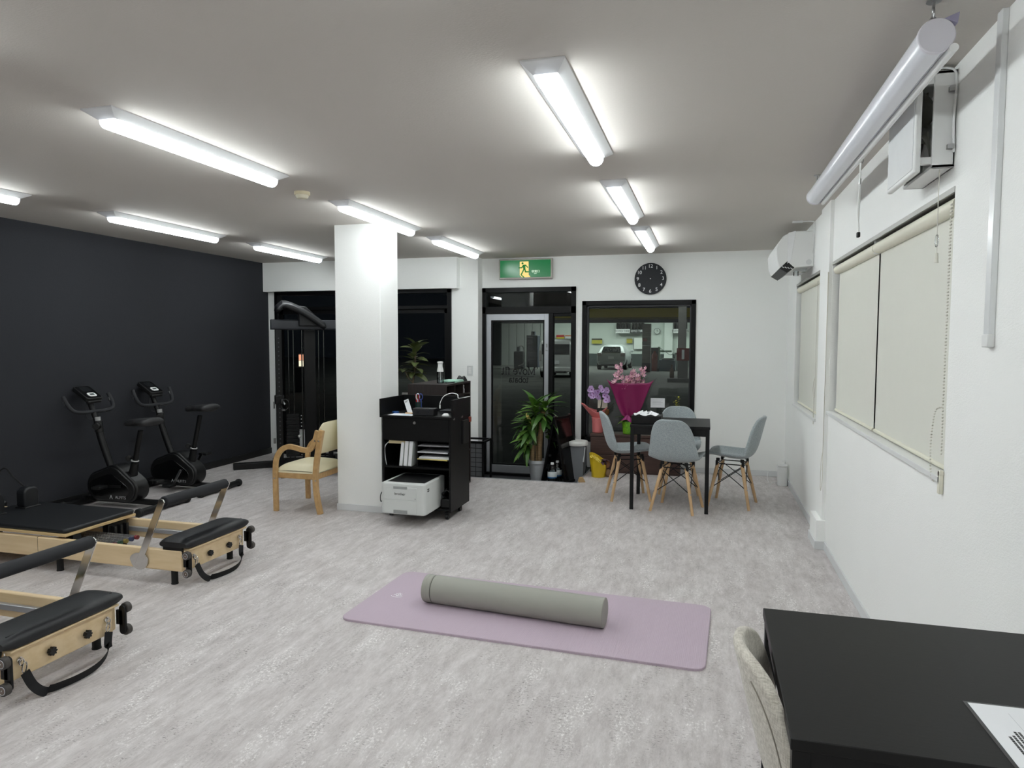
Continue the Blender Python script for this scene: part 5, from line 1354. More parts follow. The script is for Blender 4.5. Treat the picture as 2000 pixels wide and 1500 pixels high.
for (c, n_, s, eb) in crowns:
    for k in range(n_):
        t = k / n_; az = k * 2.399 + random.uniform(-.2, .2)
        if c[2] < .7: az = (pi + ((az % (2 * pi)) - pi) * .50 + .35) if c[0] < 0 else ((az % (2 * pi)) - pi) * .35 + .5
        az = az; el = radians(72) * (1 - t) ** 1.0 + eb + random.uniform(-.12, .12) - .25 * t
        dz = -.10 * t * s + .05 * (1 - t)
        p = (c[0], c[1], c[2] + dz)
        place_leaf(random.choice(dm), o, p, az, el, random.uniform(-.3, .3), s * random.uniform(.8, 1.05))
for c in ((-.03, -.01), (-.06, -.02)):
    z1 = .9 if c[0] > -.05 else .64
    MB().tube([(c[0] * .6, .01, .46), (c[0], c[1], z1)], .010, 8).build('green_stem', P('green stem', (86, 104, 52), .6), o)
ym = leaf_mesh('dry_leaf', .07, .013, 1.3, .5, P('yellowed leaf', (206, 178, 104), .6))
for k in range(5): place_leaf(ym, o, (-.105 + .004 * k, -.07, .83 - .022 * k), -1.6 + .5 * k, -.4, .3, 1.0, 'dry_leaf')

# rubber plant in the dark, behind the trolley
random.seed(5)
o = thing('rubber_plant', 'dim rubber plant in a tall grey planter by the dark window', 'potted plant', (-3.15, 7.15, 0))
MB().add([(-.08, -.08, 0), (.08, -.08, 0), (.08, .08, 0), (-.08, .08, 0), (-.10, -.10, .90), (.10, -.10, .90), (.10, .10, .90), (-.10, .10, .90)], [(3, 2, 1, 0), (4, 5, 6, 7), (0, 1, 5, 4), (1, 2, 6, 5), (2, 3, 7, 6), (3, 0, 4, 7)]).build('planter', P('grey concrete', (120, 120, 118), .8), o, bev=.008)
MB().box(-.085, .085, -.085, .085, .895, .904).build('soil', M_soil, o)
MB().tube(smooth_path([(-.01, 0, .90), (.0, 0, 1.05), (.02, 0, 1.16), (.025, 0, 1.30), (.03, .01, 1.42)], 5), .012, 8, up=(0, 1, 0)).build('stem', P('grey stem', (104, 92, 76), .8), o)
MB().tube(smooth_path([(.0, 0, 1.0), (-.05, -.02, 1.06), (-.10, -.02, 1.15)], 5), .006, 8).build('branch', P('grey stem', (104, 92, 76), .8), o)
rm = [leaf_mesh('leaf', .20, .050, .35, .2, M_rleaf), leaf_mesh('leaf', .17, .050, .6, .2, M_rleaf)]
for k in range(26):
    t = k / 26; az = k * 2.399; el = radians(68) * t - .15 + random.uniform(-.15, .15)
    place_leaf(random.choice(rm), o, (.015 + .012 * t, 0, 1.10 + .34 * t), az, el, random.uniform(-.4, .4), random.uniform(.8, 1.1))
for k in range(5): place_leaf(rm[1], o, (-.10, -.02, 1.15), k * 1.25, .3, 0, .8)
for k in range(6): place_leaf(rm[1], o, (.04, -.03, .91), k * 1.05 - 1.2, .5, 0, .55)

# ================================================================== ENTRANCE: A-BOARD, BOTTLES, STOOL, WEDGE
ax = Vector((.10, .30, 0)).normalized(); px_ = Vector((ax.y, -ax.x, 0))
o = thing('sign_board', 'black folding A-frame board standing by the door', 'A-board', (-1.525, 7.50, RZ))
M_gls = P('gloss black board', (12, 12, 13), .12, var=.1)
hz = .80
for s, nm in ((-1, 'a'), (1, 'b')):
    def Q(u, v, off=0.0):
        top = Vector((0, 0, hz)); foot = px_ * (s * .165)
        p = top.lerp(foot, v) + ax * (u - .5) * .36
        nrm = ax.cross(foot - top).normalized() * (-s)
        if nrm.dot(px_) * s < 0: nrm = -nrm
        return p + nrm * off
    fm = MB()
    def bar(a, b, wd, th=.011):
        A, B = a, b; d = (B - A).normalized(); n_ = (Q(0, 0, 1) - Q(0, 0, 0)); sd = d.cross(n_).normalized()
        c = [A - sd * wd - n_ * th, A + sd * wd - n_ * th, A + sd * wd + n_ * th, A - sd * wd + n_ * th]
        e = [B - sd * wd - n_ * th, B + sd * wd - n_ * th, B + sd * wd + n_ * th, B - sd * wd + n_ * th]
        fm.add(c + e, [(3, 2, 1, 0), (4, 5, 6, 7), (0, 1, 5, 4), (1, 2, 6, 5), (2, 3, 7, 6), (3, 0, 4, 7)])
    bar(Q(0.03, 0), Q(0.03, 1), .014); bar(Q(.97, 0), Q(.97, 1), .014); bar(Q(0, .02), Q(1, .02), .014); bar(Q(0, .88), Q(1, .88), .014)
    fm.build('board_frame', M_blkframe, o, bev=.003)
    pm = MB(); c = [Q(.05, .03, -.004), Q(.95, .03, -.004), Q(.95, .88, -.004), Q(.05, .88, -.004), Q(.05, .03, .004), Q(.95, .03, .004), Q(.95, .88, .004), Q(.05, .88, .004)]
    pm.add(c, [(3, 2, 1, 0), (4, 5, 6, 7), (0, 1, 5, 4), (1, 2, 6, 5), (2, 3, 7, 6), (3, 0, 4, 7)]).build('board_panel', M_gls, o)
hm = MB()
for u in (-.15, .15): hm.cyl(ax * (u - .02) + Vector((0, 0, hz + .008)), ax * (u + .02) + Vector((0, 0, hz + .008)), .010, n=12)
hm.build('hinge', M_steel, o)

def bottle(loc, label):
    o = thing('water_bottle', label, 'bottle', loc, group='water bottles at the entrance')
    pr = [(.045, 0), (.050, .008), (.050, .06), (.047, .066), (.050, .072), (.050, .20), (.047, .225), (.034, .262), (.018, .285), (.0155, .29), (.0155, .298)]
    MB().lathe(pr, n=28).build('bottle_body', M_clear, o)
    MB().lathe([(.046, .004), (.048, .01), (.048, .195), (.045, .22), (.030, .255)], n=28).build('water', M_water, o)
    MB().lathe([(.0505, .150), (.0508, .152), (.0508, .215), (.0490, .218)], n=28, cap0=False, cap1=False).build('label', P('bottle label', (206, 212, 214), .5), o)
    MB().lathe([(.0510, .150), (.0512, .151), (.0512, .163), (.0510, .164)], n=28, cap0=False, cap1=False).build('label_band', P('blue band', (38, 92, 140), .5), o)
    MB().lathe([(.0175, .294), (.0175, .312), (.015, .315)], n=22).build('cap', M_white, o)
    return o
bottle((-1.585, 7.28, RZ), 'frontmost water bottle under the A-frame board')
bottle((-1.555, 7.41, RZ), 'second water bottle under the A-frame board')
bottle((-1.525, 7.54, RZ), 'rearmost water bottle under the A-frame board')

o = thing('folding_stool', 'stool with round white seat and grey sides behind the A-frame board', 'stool', (-1.375, 7.62, RZ))
MB().lathe([(.105, .465), (.121, .470), (.125, .487), (.125, .503), (.117, .515), (.09, .518)], n=36).build('seat', P('off-white vinyl', (222, 222, 218), .5), o)
MB().add([(-.075, -.16, 0), (.092, -.16, 0), (.092, .15, 0), (-.075, .15, 0), (-.08, -.09, .47), (.09, -.09, .47), (.09, .09, .47), (-.08, .09, .47)], [(3, 2, 1, 0), (4, 5, 6, 7), (0, 1, 5, 4), (1, 2, 6, 5), (2, 3, 7, 6), (3, 0, 4, 7)]).build('side_body', P('grey plastic', (100, 103, 107), .55), o, bev=.004)
MB().tube([(.094, -.13, .30), (.094, -.04, .45)], .008, 8).build('brace', P('pale brace', (176, 178, 180), .4), o)
MB().tube([(.094, -.155, .02), (.094, .08, .22)], .007, 8).build('strap', M_blkframe, o)
o = thing('wooden_wedge', 'small wooden door wedge at the edge of the entrance step', 'wedge', (-1.235, 7.12, 0), radians(25))
MB().prism([(-.035, 0), (.035, 0), (.01, .05), (-.02, .045)], 'y', -.03, .03).build('wedge', P('raw pine', (176, 146, 104), .7), o, bev=.003)

# ================================================================== BROWN BENCH AND GIFT FLOWERS
M_bench = P('dark walnut board', (60, 40, 35), .45, rgb2=(74, 52, 45), scale=40, stretch=(.15, 1, 2.5))
o = thing('low_cabinet', 'long dark walnut low cabinet under the shop window', 'cabinet', (-.745, 7.835, 0))
MB().box(-1.245, -.247, 7.70, 7.965, .408, .435).build('cabinet_top', M_bench, o, bev=.002, world=True)
MB().box(-1.24, -.252, 7.712, 7.962, 0, .408).build('cabinet_body', M_bench, o, world=True)
for a, b in ((.018, .198), (.206, .402)): MB().box(-1.237, -.255, 7.703, 7.713, a, b).build('drawer_front', M_bench, o, bev=.002, world=True)

def flower_mesh(name, mat, mat2, r=.03, petals=5, cup=.5, w_=.5):
    m = MB(); fs_center = 0
    for k in range(petals):
        a = 2 * pi * k / petals; ca, sa = cos(a), sin(a)
        vs = []
        for i in range(5):
            t = i / 4; wv = r * w_ * sin(pi * (t * .9 + .08)); x = r * (.1 + t * .95); z = r * cup * t * t
            vs += [(x * ca + wv * sa, x * sa - wv * ca, z + .1 * r), (x * ca, x * sa, z), (x * ca - wv * sa, x * sa + wv * ca, z + .1 * r)]
        f_ = []
        for i in range(4):
            for s in (0, 1): q = i * 3 + s; f_.append((q, q + 3, q + 4, q + 1))
        m.add(vs, f_)
    n0 = len(m.f)
    m.ball((0, 0, r * .12), r * .22, 8, 6)
    me = m.mesh(name, 70); me.materials.append(mat); me.materials.append(mat2)
    for i, p in enumerate(me.polygons):
        if i >= n0: p.material_index = 1
    return me
def aim(p, d, s=1.0, spin=0.0):
    q = Vector(d).to_track_quat('Z', 'Y')
    return Matrix.Translation(p) @ q.to_matrix().to_4x4() @ Matrix.Rotation(spin, 4, 'Z') @ Matrix.Scale(s, 4)

# orchid in pink wrap
random.seed(21)
o = thing('potted_orchid', 'purple orchid in a pink paper wrapped pot on the low cabinet', 'orchid', (-1.178, 7.835, .435))
M_pink = P('salmon pink wrap', (208, 118, 118), .38, var=.05, bump=.3, bscale=25)
MB().lathe([(.056, 0), (.060, .004), (.068, .15), (.072, .168), (.06, .172)], n=40, wob=lambda a, z: 1 + .025 * sin(9 * a) * (z / .17)).build('wrapped_pot', M_pink, o)
def pw(u, v):
    a = radians(100) + radians(215) * u; f_ = .5 + .5 * sin(a * 2.2 + .5)
    r = .055 + (.10 + .04 * f_) * v; h_ = .16 + .16 * v * (.55 + .55 * f_)
    return (r * cos(a), r * sin(a) * .55, h_ + .012 * sin(14 * u) * v)
MB().grid(pw, 30, 8).build('wrap_collar', M_pink, o, solid=.001, ang=30)
def pw2(u, v):
    a = radians(-60) + radians(120) * u
    return ((.045 + .085 * v) * cos(a), (.04 + .06 * v) * sin(a) * .6, .16 + .075 * v * (1 + .5 * sin(6 * u)))
MB().grid(pw2, 14, 6).build('kraft_wrap', P('kraft paper', (140, 96, 62), .7), o, solid=.001, ang=30)
stem = P('orchid stem', (56, 62, 38), .5)
st1 = smooth_path([(.0, 0, .15), (.03, -.01, .28), (.045, -.01, .38), (.03, -.02, .47), (-.03, -.03, .51), (-.10, -.03, .47)], 5)
st2 = smooth_path([(.01, 0, .15), (.04, .0, .30), (.05, .0, .40), (.07, -.02, .48), (.11, -.03, .50), (.14, -.03, .44)], 5)
for s_ in (st1, st2): MB().tube(s_, .0035, 6, up=(0, 1, 0)).build('flower_stem', stem, o)
ofm = flower_mesh('flower', P('lilac petal', (172, 136, 190), .6, rgb2=(200, 170, 212), scale=40), P('magenta lip', (140, 60, 130), .5), .030, 5, .15, .62)
for k in range(40):
    c = random.choice(((-.085, 0), (-.045, .02), (.0, .0), (.05, .01), (.095, 0), (.115, -.02)))
    p = (c[0] + random.uniform(-.024, .024), -.045 + random.uniform(-.025, .02), .46 + c[1] + random.uniform(-.07, .05))
    inst('flower', ofm, o, aim(p, (random.uniform(-.5, .5), -1, random.uniform(-.3, .3)), random.uniform(.8, 1.05), random.uniform(0, 6)))
MB().tube(smooth_path([(.05, .03, .15), (.13, .03, .27), (.18, .03, .34)], 5), .003, 6).build('support_wire', stem, o)
ol = leaf_mesh('leaf', .16, .028, .6, .3, M_dleaf2)
for az in (.4, 2.4, -.6): place_leaf(ol, o, (0, 0, .17), az, .5, 0, .8)

def card(loc, w_, h_, z0, label, tilt=0):
    o = thing('gift_card', label, 'card', loc, radians(tilt), 'gift cards on sticks')
    MB().cyl((0, 0, 0), (0, 0, z0 + .01), .002, n=8).build('stick', M_black, o)
    MB().box(-w_ / 2, w_ / 2, -.003, -.001, z0, z0 + h_).build('card', P('card stock ' + label[:5], (226, 222, 206) if 'cream' in label else (222, 223, 226), .5), o)
    return o
card((-1.135, 7.905, .435), .112, .098, .272, 'cream card on a stick behind the purple orchid')
c2_ = card((-.512, 7.86, .435), .155, .105, .300, 'white card on a stick right of the magenta bouquet', 4)
tl = MB()
for k in range(4): tl.box(-.055, .055 - .02 * (k % 2), -.0036, -.003, .385 - k * .016, .388 - k * .016)
tl.build('print', P('faint print', (176, 176, 182), .6), c2_)

# big magenta bouquet
random.seed(31)
o = thing('wrapped_bouquet', 'pink cymbidium in magenta paper and a green wrapped pot', 'bouquet', (-.81, 7.82, .435))
M_mag = P('magenta wrapping paper', (122, 18, 76), .42, var=.08, bump=.1, bscale=12)
M_lime = P('lime green crinkled foil', (118, 176, 42), .35, rgb2=(80, 140, 26), scale=40, bump=.9, bscale=55)
MB().lathe([(.072, 0), (.080, .006), (.090, .12), (.092, .145), (.07, .15)], n=48, wob=lambda a, z: 1 + .03 * sin(11 * a + 40 * z)).build('wrapped_pot', M_lime, o)
MB().lathe([(.091, .138), (.094, .142), (.091, .147)], n=36, cap0=False, cap1=False).build('ribbon', P('dark ribbon', (26, 36, 14), .5), o)
lw = leaf_mesh('foil_leaf', .15, .045, .9, .4, P('green wrap leaf', (112, 150, 44), .4), wave=.15)
for az, el, s in ((2.9, .9, 1.0), (3.5, .4, .95), (2.4, 1.2, .9), (.3, .8, .9), (-.5, .9, .7)): place_leaf(lw, o, (0, -.02, .14), az, el, .2, s, 'foil_leaf')
def mw(u, v):
    # front sheet, fan-shaped: narrow gathered foot, wide top with two pointed corners
    s = 2 * u - 1; wd_ = .055 + .16 * v ** .62 + .035 * v ** 6
    x = s * wd_; z = .190 + .385 * v + (.040 * abs(s) ** 6 * v ** 6)
    y = -.055 - .05 * v * (1 - .9 * s * s) + .010 * sin(7 * s + 3 * v) * (1 - v) - .012 * cos(5 * s) * v
    return (x + .012 * s * v ** 5, y, z)
MB().grid(mw, 34, 18).build('front_wrap', M_mag, o, solid=.0012, ang=60)
def mw2(u, v):
    s = 2 * u - 1; wd_ = .05 + .175 * v ** .9
    return (s * wd_, .05 + .06 * v - .05 * v * s * s, .175 + .38 * v)
MB().grid(mw2, 22, 10).build('back_wrap', M_mag, o, solid=.0012, ang=60)
MB().grid(lambda u, v: ((2 * u - 1) * (.05 + .05 * v), -.075 - .02 * v + .008 * sin(20 * u), .20 - .055 * v + .02 * sin(6 * u)), 16, 6).build('gathered_foot', P('light magenta paper', (150, 52, 112), .4), o, solid=.001, ang=40)
cyl_ = flower_mesh('flower', P('pale pink petal', (232, 198, 208), .55, rgb2=(196, 136, 162), scale=35), P('cream lip', (232, 214, 190), .5), .036, 6, .55, .34)
sprays = [((-.12, -.02), .62, .78), ((.04, -.01), .60, .71), ((.12, .0), .62, .74), ((-.02, -.03), .58, .64)]
for (cx, cy), z0, z1 in sprays:
    MB().tube(smooth_path([(cx * .3, 0, .15), (cx * .7, cy, .4), (cx, cy, z0), (cx * 1.15, cy, z1)], 5), .004, 6, up=(0, 1, 0)).build('flower_stem', P('bronze stem', (92, 84, 48), .5), o)
    for k in range(12):
        t = k / 11; p = (cx * (1 + .15 * t) + random.uniform(-.05, .05) * (1.15 - .5 * t), cy - .03 + random.uniform(-.02, .02), z0 - .04 + (z1 - z0 + .04) * t)
        inst('flower', cyl_, o, aim(p, (random.uniform(-.9, .9), -.7, random.uniform(.0, .9)), random.uniform(.8, 1.15) * (1.05 - .3 * t), random.uniform(0, 6)))

# small flower basket on the right
random.seed(41)
o = thing('flower_basket', 'small basket of pink flowers with yellow-green spray on the cabinet', 'flower basket', (-.37, 7.83, .435))
MB().lathe([(.075, 0), (.085, .01), (.105, .10), (.108, .125), (.10, .13)], n=32).build('basket', P('dark wicker', (58, 42, 30), .8, bump=.8, bscale=50), o)
gl = leaf_mesh('leaf', .10, .020, .6, .3, M_dleaf2)
for k in range(18): place_leaf(gl, o, (random.uniform(-.06, .06), random.uniform(-.05, .05), .11), k * 2.4, random.uniform(.2, 1.1), 0, random.uniform(.7, 1.2))
pf = flower_mesh('flower', P('small pink petal', (206, 130, 142), .6), P('pink eye', (170, 60, 80), .5), .022, 6, .4, .45)
for k in range(16):
    p = (random.uniform(-.11, .09), random.uniform(-.09, -.02), random.uniform(.15, .24)); inst('flower', pf, o, aim(p, (random.uniform(-.4, .4), -.8, .6), random.uniform(.7, 1.1), k))
yl = leaf_mesh('spray_leaf', .035, .012, .4, .3, P('yellow-green leaf', (178, 178, 72), .55))
MB().tube(smooth_path([(.04, 0, .1), (.055, 0, .25), (.075, 0, .41)], 4), .003, 6, up=(0, 1, 0)).build('spray_stem', stem, o)
for k in range(34):
    t = k / 34; place_leaf(yl, o, (.05 + .027 * t + random.uniform(-.012, .012), random.uniform(-.015, .01), .20 + .23 * t), k * 2.4, random.uniform(-.1, .9), 0, random.uniform(.8, 1.25) * (1.2 - .5 * t), 'spray_leaf')

# yellow wrapped plant on the floor
random.seed(51)
o = thing('wrapped_plant', 'small plant in crumpled yellow paper on the floor by the cabinet', 'wrapped plant', (-1.108, 7.44, 0))
M_yel = P('yellow wrapping paper', (206, 176, 30), .42, var=.06, bump=.25, bscale=16)
def yw(u, v):
    a = 2 * pi * u; r = (.072 + .022 * v) * (1 + .05 * sin(3 * a + 5 * v) + .03 * sin(8 * a))
    top = .20 + .035 * cos(a - 2.6) - .03 * cos(a)
    return (r * cos(a), r * .8 * sin(a), top * v)
yb = MB().grid(yw, 48, 12, cu=True); yb.f.append(tuple(i * 12 for i in range(47, -1, -1)))
yb.build('paper_wrap', M_yel, o, ang=50)
yf_ = flower_mesh('flower', P('yellow petal', (224, 204, 84), .5), P('dark eye', (120, 80, 30), .5), .020, 5, .3, .5)
for k in range(9): inst('flower', yf_, o, aim((-.065 + .012 * k, -.03 + random.uniform(-.03, .03), .225 - .008 * k + random.uniform(-.012, .012)), (random.uniform(-.5, .5), -.8, .8), random.uniform(.7, 1.1), k))
pl_ = leaf_mesh('leaf', .09, .028, .8, .3, P('purple-brown leaf', (84, 60, 68), .5))
for k in range(10): place_leaf(pl_, o, (.03, .0, .17), random.uniform(-1.2, .9), random.uniform(-.1, .8), 0, random.uniform(.8, 1.1))
MB().ball((.095, .02, .14), .042, 14, 10, (.7, 1, 1)).build('kraft_ball', P('kraft paper', (140, 96, 62), .7), o)
MB().ball((.105, .01, .045), .042, 14, 10, (.75, .9, 1.05)).build('kraft_foot', P('brown paper', (124, 98, 72), .7), o)

# white canister in the far right corner
o = thing('white_canister', 'small white lidded bin with a cable in the far right corner', 'bin', (.775, 7.52, 0))
MB().prism([(p[0], p[1]) for p in rrect(.095, .10, .03)], 'z', .0, .195).build('bin_body', M_white, o, bev=.004)
MB().prism([(p[0], p[1]) for p in rrect(.099, .104, .031)], 'z', .197, .213).build('lid', M_white, o, bev=.005)
MB().tube(smooth_path([(-.045, .03, .03), (-.09, .05, .012), (-.12, .02, .006), (-.135, .10, .05), (-.12, .2, .10)], 6), .0025, 6).build('cable', M_white, o)
MB().cyl((.03, .07, .0), (.03, .07, .24), .008, n=10).cyl((.0, .07, .24), (.04, .07, .245), .01, n=10).build('spout', M_white, o)
# ================================================================== OUTSIDE: FORECOURT AND WORKSHOP ACROSS THE ROAD
GZ = -.2
M_asph = P('night asphalt', (84, 84, 82), .75, rgb2=(100, 100, 97), scale=1.5, bump=.2, bscale=30)
struct('ground', MB().box(-45, 25, 8.2, 60, GZ - .3, GZ), M_asph, 'dark forecourt outside the glass')
M_ww = P('workshop white panel', (196, 204, 198), .7)
M_dg = P('workshop grey', (92, 92, 94), .7)
M_yb = P('yellow fascia', (196, 178, 36), .6)
o = thing('workshop_building', 'white workshop across the forecourt with yellow fascia band', 'building', (-6, 46, GZ))
MB().box(-12.6, 6, 46, 46.3, GZ, 4.0).build('rear_wall', M_ww, o, world=True)
MB().box(-12.6, 6, 45.9, 46, GZ, .62).build('dark_plinth', P('dark green plinth', (52, 62, 60), .7), o, world=True)
MB().box(-12.6, 6, 37.6, 46.3, 3.7, 3.9).build('roof_slab', M_ww, o, world=True)
MB().box(-12.6, 6, 37.4, 37.8, 2.44, 2.62).build('front_beam', M_dg, o, world=True)
MB().box(-12.6, 6, 37.3, 37.7, 2.62, 2.72).build('fascia_trim', P('olive fascia', (120, 112, 60), .6), o, world=True)
MB().box(-12.6, 6, 37.3, 37.7, 2.72, 3.20).build('fascia_band', M_yb, o, world=True)
MB().box(-12.6, 6, 37.2, 37.7, 3.2, 5.2).build('canopy_face', P('dark canopy', (30, 30, 30), .7), o, world=True)
for k in range(9): MB().box(-3.30, -2.86, 37.45, 37.9, GZ + .5 + k * .232, GZ + .5 + k * .232 + .222).build('pillar_block', P('grey pillar tile', (150, 146, 140), .7), o, world=True)
MB().box(-3.30, -2.86, 37.45, 37.9, GZ, GZ + .49).build('pillar_base', M_dg, o, world=True)
MB().box(-2.62, -2.1, 45.7, 46, GZ, 3.7).build('pilaster', P('pale pilaster', (206, 212, 208), .7), o, world=True)
for k in range(6):
    MB().box(-13.3 + k * .54, -12.8 + k * .54, 44.8, 44.95, GZ, 3.5).build('shutter_panel', P('grey shutter panel', (150, 152, 150), .7), o, world=True)
MB().box(-14.6, -13.35, 44.7, 45.0, GZ, 3.5).build('dark_door', P('dark grey door', (64, 64, 66), .7), o, world=True)
for k in range(4):
    MB().box(-10.5 + k * 2.6, -9.3 + k * 2.6, 40.5, 40.75, 3.52, 3.6).build('lamp_tube', emission('workshop lamp', (240, 250, 240), 4), o, world=True)
MB().lathe([(.02, .0), (.42, -.03), (.36, -.16), (.2, -.22)], (-4.75, 41.0, 2.98), 28).build('dome_lamp', emission('dome lamp', (250, 255, 248), .6), o, world=True)
for x in (-8.5, -4.5, -.5):
    ld = bpy.data.lights.new('workshop_light', 'AREA'); ld.shape = 'RECTANGLE'; ld.size = 3.2; ld.size_y = 3.0; ld.energy = 95; ld.color = (.93, 1, .95)
    lo = bpy.data.objects.new('workshop_light', ld); col.objects.link(lo); lo.location = (x, 42.0, 3.5)
for x in (-9.0, -2.5):  # unseen lamps without fittings, added to brighten the van rear and the ground
    ld = bpy.data.lights.new('forecourt_fill', 'AREA'); ld.shape = 'RECTANGLE'; ld.size = 2.5; ld.size_y = 1.0; ld.energy = 50; ld.color = (.95, 1, .96)
    lo = bpy.data.objects.new('forecourt_fill', ld); col.objects.link(lo); lo.location = (x, 27.6, 4.9)
MB().box(-14, 3, 26.5, 37.4, 4.95, 5.1).build('canopy_roof', P('canopy soffit', (90, 92, 90), .7), o, world=True)

# hatchback seen from behind
def vehicle(name, label, loc, w_, L, prof_h, col_, cat, boxy=False):
    o = thing(name, label, cat, loc)
    hw = w_ / 2
    # cross-sections along y (rear at y=0)
    if boxy: st = [(0, .30, 1.62, 1.0), (.06, .22, 1.74, 1.0), (L * .6, .22, 1.78, 1.0), (L * .78, .22, 1.70, .97), (L * .9, .24, 1.05, .95), (L, .3, .78, .9)]
    else: st = [(0, .30, .92, .94), (.10, .24, 1.04, .985), (.42, .20, 1.36, 1.0), (.9, .18, 1.45, 1.0), (L * .52, .18, 1.46, 1.0), (L * .68, .18, 1.20, 1.0), (L * .75, .2, 1.0, .99), (L, .28, .72, .9)]
    m = MB(); k = 16
    for (y, zb, zt, ws) in st:
        for i in range(k):
            a = 2 * pi * i / k + pi / k; c_, s_ = cos(a), sin(a)
            x = hw * ws * (abs(c_) ** .35) * (1 if c_ > 0 else -1); tz = (abs(s_) ** .45) * (1 if s_ > 0 else -1)
            z = (zb + zt) / 2 + (zt - zb) / 2 * tz
            if z > .95 and not boxy: x *= 1 - .26 * (z - .95) / .5
            m.v.append((x, y, z))
    n = len(st)
    for q in range(n - 1):
        for i in range(k): m.f.append((q * k + i, q * k + (i + 1) % k, (q + 1) * k + (i + 1) % k, (q + 1) * k + i))
    m.f.append(tuple(range(k))); m.f.append(tuple((n - 1) * k + i for i in range(k - 1, -1, -1)))
    m.build('car_body', P(label[:12] + ' paint', col_, .3, .2, var=.02), o, ang=40)
    dgl = P('dark car glass', (34, 36, 38), .08)
    if boxy:
        MB().box(-hw * .82, hw * .82, -.012, .02, 1.05, 1.52).build('rear_window', dgl, o, bev=.02)
        for s in (-1, 1): MB().box(s * hw - .01, s * hw + .012, .35, L * .72, 1.05, 1.50).build('side_window', dgl, o)
        tl_ = [(-hw * .97, -hw * .84, .75, 1.25), (hw * .84, hw * .97, .75, 1.25)]
    else:
        MB().add([(-hw * .66, .09, 1.02), (hw * .66, .09, 1.02), (hw * .56, .40, 1.32), (-hw * .56, .40, 1.32), (-hw * .66, .04, 1.03), (hw * .66, .04, 1.03), (hw * .56, .35, 1.34), (-hw * .56, .35, 1.34)], [(3, 2, 1, 0), (4, 5, 6, 7), (0, 1, 5, 4), (1, 2, 6, 5), (2, 3, 7, 6), (3, 0, 4, 7)]).build('rear_window', dgl, o)
        tl_ = [(-hw * .95, -hw * .62, .78, .98), (hw * .62, hw * .95, .78, .98)]
    for a, b, z0, z1 in tl_: MB().box(a, b, -.02, .12, z0, z1).build('tail_light', P('tail light', (150, 40, 40) if boxy else (178, 170, 170), .2), o, bev=.03)
    MB().box(-hw * .9, hw * .9, -.05, .15, .28, .50).build('bumper', P(label[:12] + ' paint', col_, .3), o, bev=.05)
    MB().box(-hw * .7, hw * .7, -.055, .05, .22, .34).build('bumper_insert', M_black, o, bev=.03)
    MB().box(-.17, .17, -.03, .02, .62, .78).build('number_plate', M_paper, o)
    for s in (-1, 1):
        for y in (.55, L - .65):
            wh = MB().cyl((s * (hw - .2), y, .3), (s * (hw + .002), y, .3), .3, n=24).build('wheel', M_rubber, o, bev=.02)
            MB().cyl((s * (hw - .1), y, .3), (s * (hw + .006), y, .3), .18, n=20).build('rim', M_steel, wh)
    for s in (-1, 1): MB().box(s * hw - .02, s * hw + .14 * s + .02 * s, L * .62, L * .66, .98, 1.12).build('mirror', P(label[:12] + ' paint', col_, .3), o, bev=.02)
    return o
vehicle('hatchback_car', 'silver hatchback parked in the workshop, seen from behind', (-5.28, 40.0, GZ), 1.70, 3.9, 1.46, (176, 182, 182), 'car')
vehicle('white_van', 'white van parked outside, seen through the side light', (-6.52, 30.5, GZ), 1.55, 3.4, 1.8, (206, 208, 206), 'van', True)

# forecourt post with island and red oil display
o = thing('forecourt_post', 'grey forecourt post on a low island seen through the shop window', 'post', (-.97, 29.2, GZ))
MB().box(-1.12, -.80, 29.05, 29.35, GZ + .16, 4.94).build('post', P('post grey', (126, 124, 122), .7), o, world=True)
MB().box(-1.5, .3, 28.6, 29.8, GZ, GZ + .16).build('island', M_dg, o, world=True)
o = thing('oil_display', 'red display rack beside the forecourt post', 'display rack', (-.93, 28.85, GZ + .16))
MB().box(-.22, .28, -.12, .12, .72, 1.22).build('display_box', P('dark red box', (110, 30, 34), .5), o)
MB().box(-.16, .22, -.1, .1, 0, .72).build('display_stand', M_dg, o)
MB().box(-.02, .08, -.124, -.12, .78, 1.16).build('white_band', M_paper, o)
o = thing('fire_extinguisher_post', 'dark bottle-shaped bollard on the forecourt island', 'bollard', (-1.34, 29.0, GZ + .16))
MB().lathe([(.08, 0), (.09, .02), (.09, .30), (.05, .38), (.045, .52), (.06, .55)], n=18).build('bollard', P('brown bollard', (74, 58, 52), .6), o)

# wall fittings of the workshop
def rack(x0, x1, z0, label, dark):
    o = thing('tyre_rack', label, 'tyre rack', ((x0 + x1) / 2, 45.7, z0), group='tyre racks on the workshop wall')
    w_ = x1 - x0
    MB().box(-w_ / 2, w_ / 2, -.3, .3, 0, .26).build('sign_board', P('rack board dark', (40, 42, 44), .6) if dark else P('rack board', (212, 214, 214), .6), o)
    text('lettering', 'TOYO TIRES', .19, M_paper if dark else M_print, o, TRS((0, -.31, .13)) @ FACE_NEG_Y)
    n_ = max(2, int(w_ / .17))
    for k in range(n_):
        x = -w_ / 2 + (k + .5) * w_ / n_
        MB().cyl((x - .06, 0, .46), (x + .06, 0, .46), .20, n=20).build('tyre', M_rubber, o, bev=.02)
        MB().cyl((x - .065, 0, .46), (x + .03, 0, .46), .12, n=16).build('rim', M_steel, o)
    MB().box(-w_ / 2, w_ / 2, .2, .28, .26, .68).build('rack_back', M_dg, o)
rack(-5.72, -4.80, 1.97, 'white-lettered tyre rack with pale board above the silver car', False)
rack(-4.74, -3.92, 1.97, 'tyre rack with dark board next to the pale one', True)
rack(-2.05, -1.2, 1.97, 'tyre rack right of the workshop pillar', False)
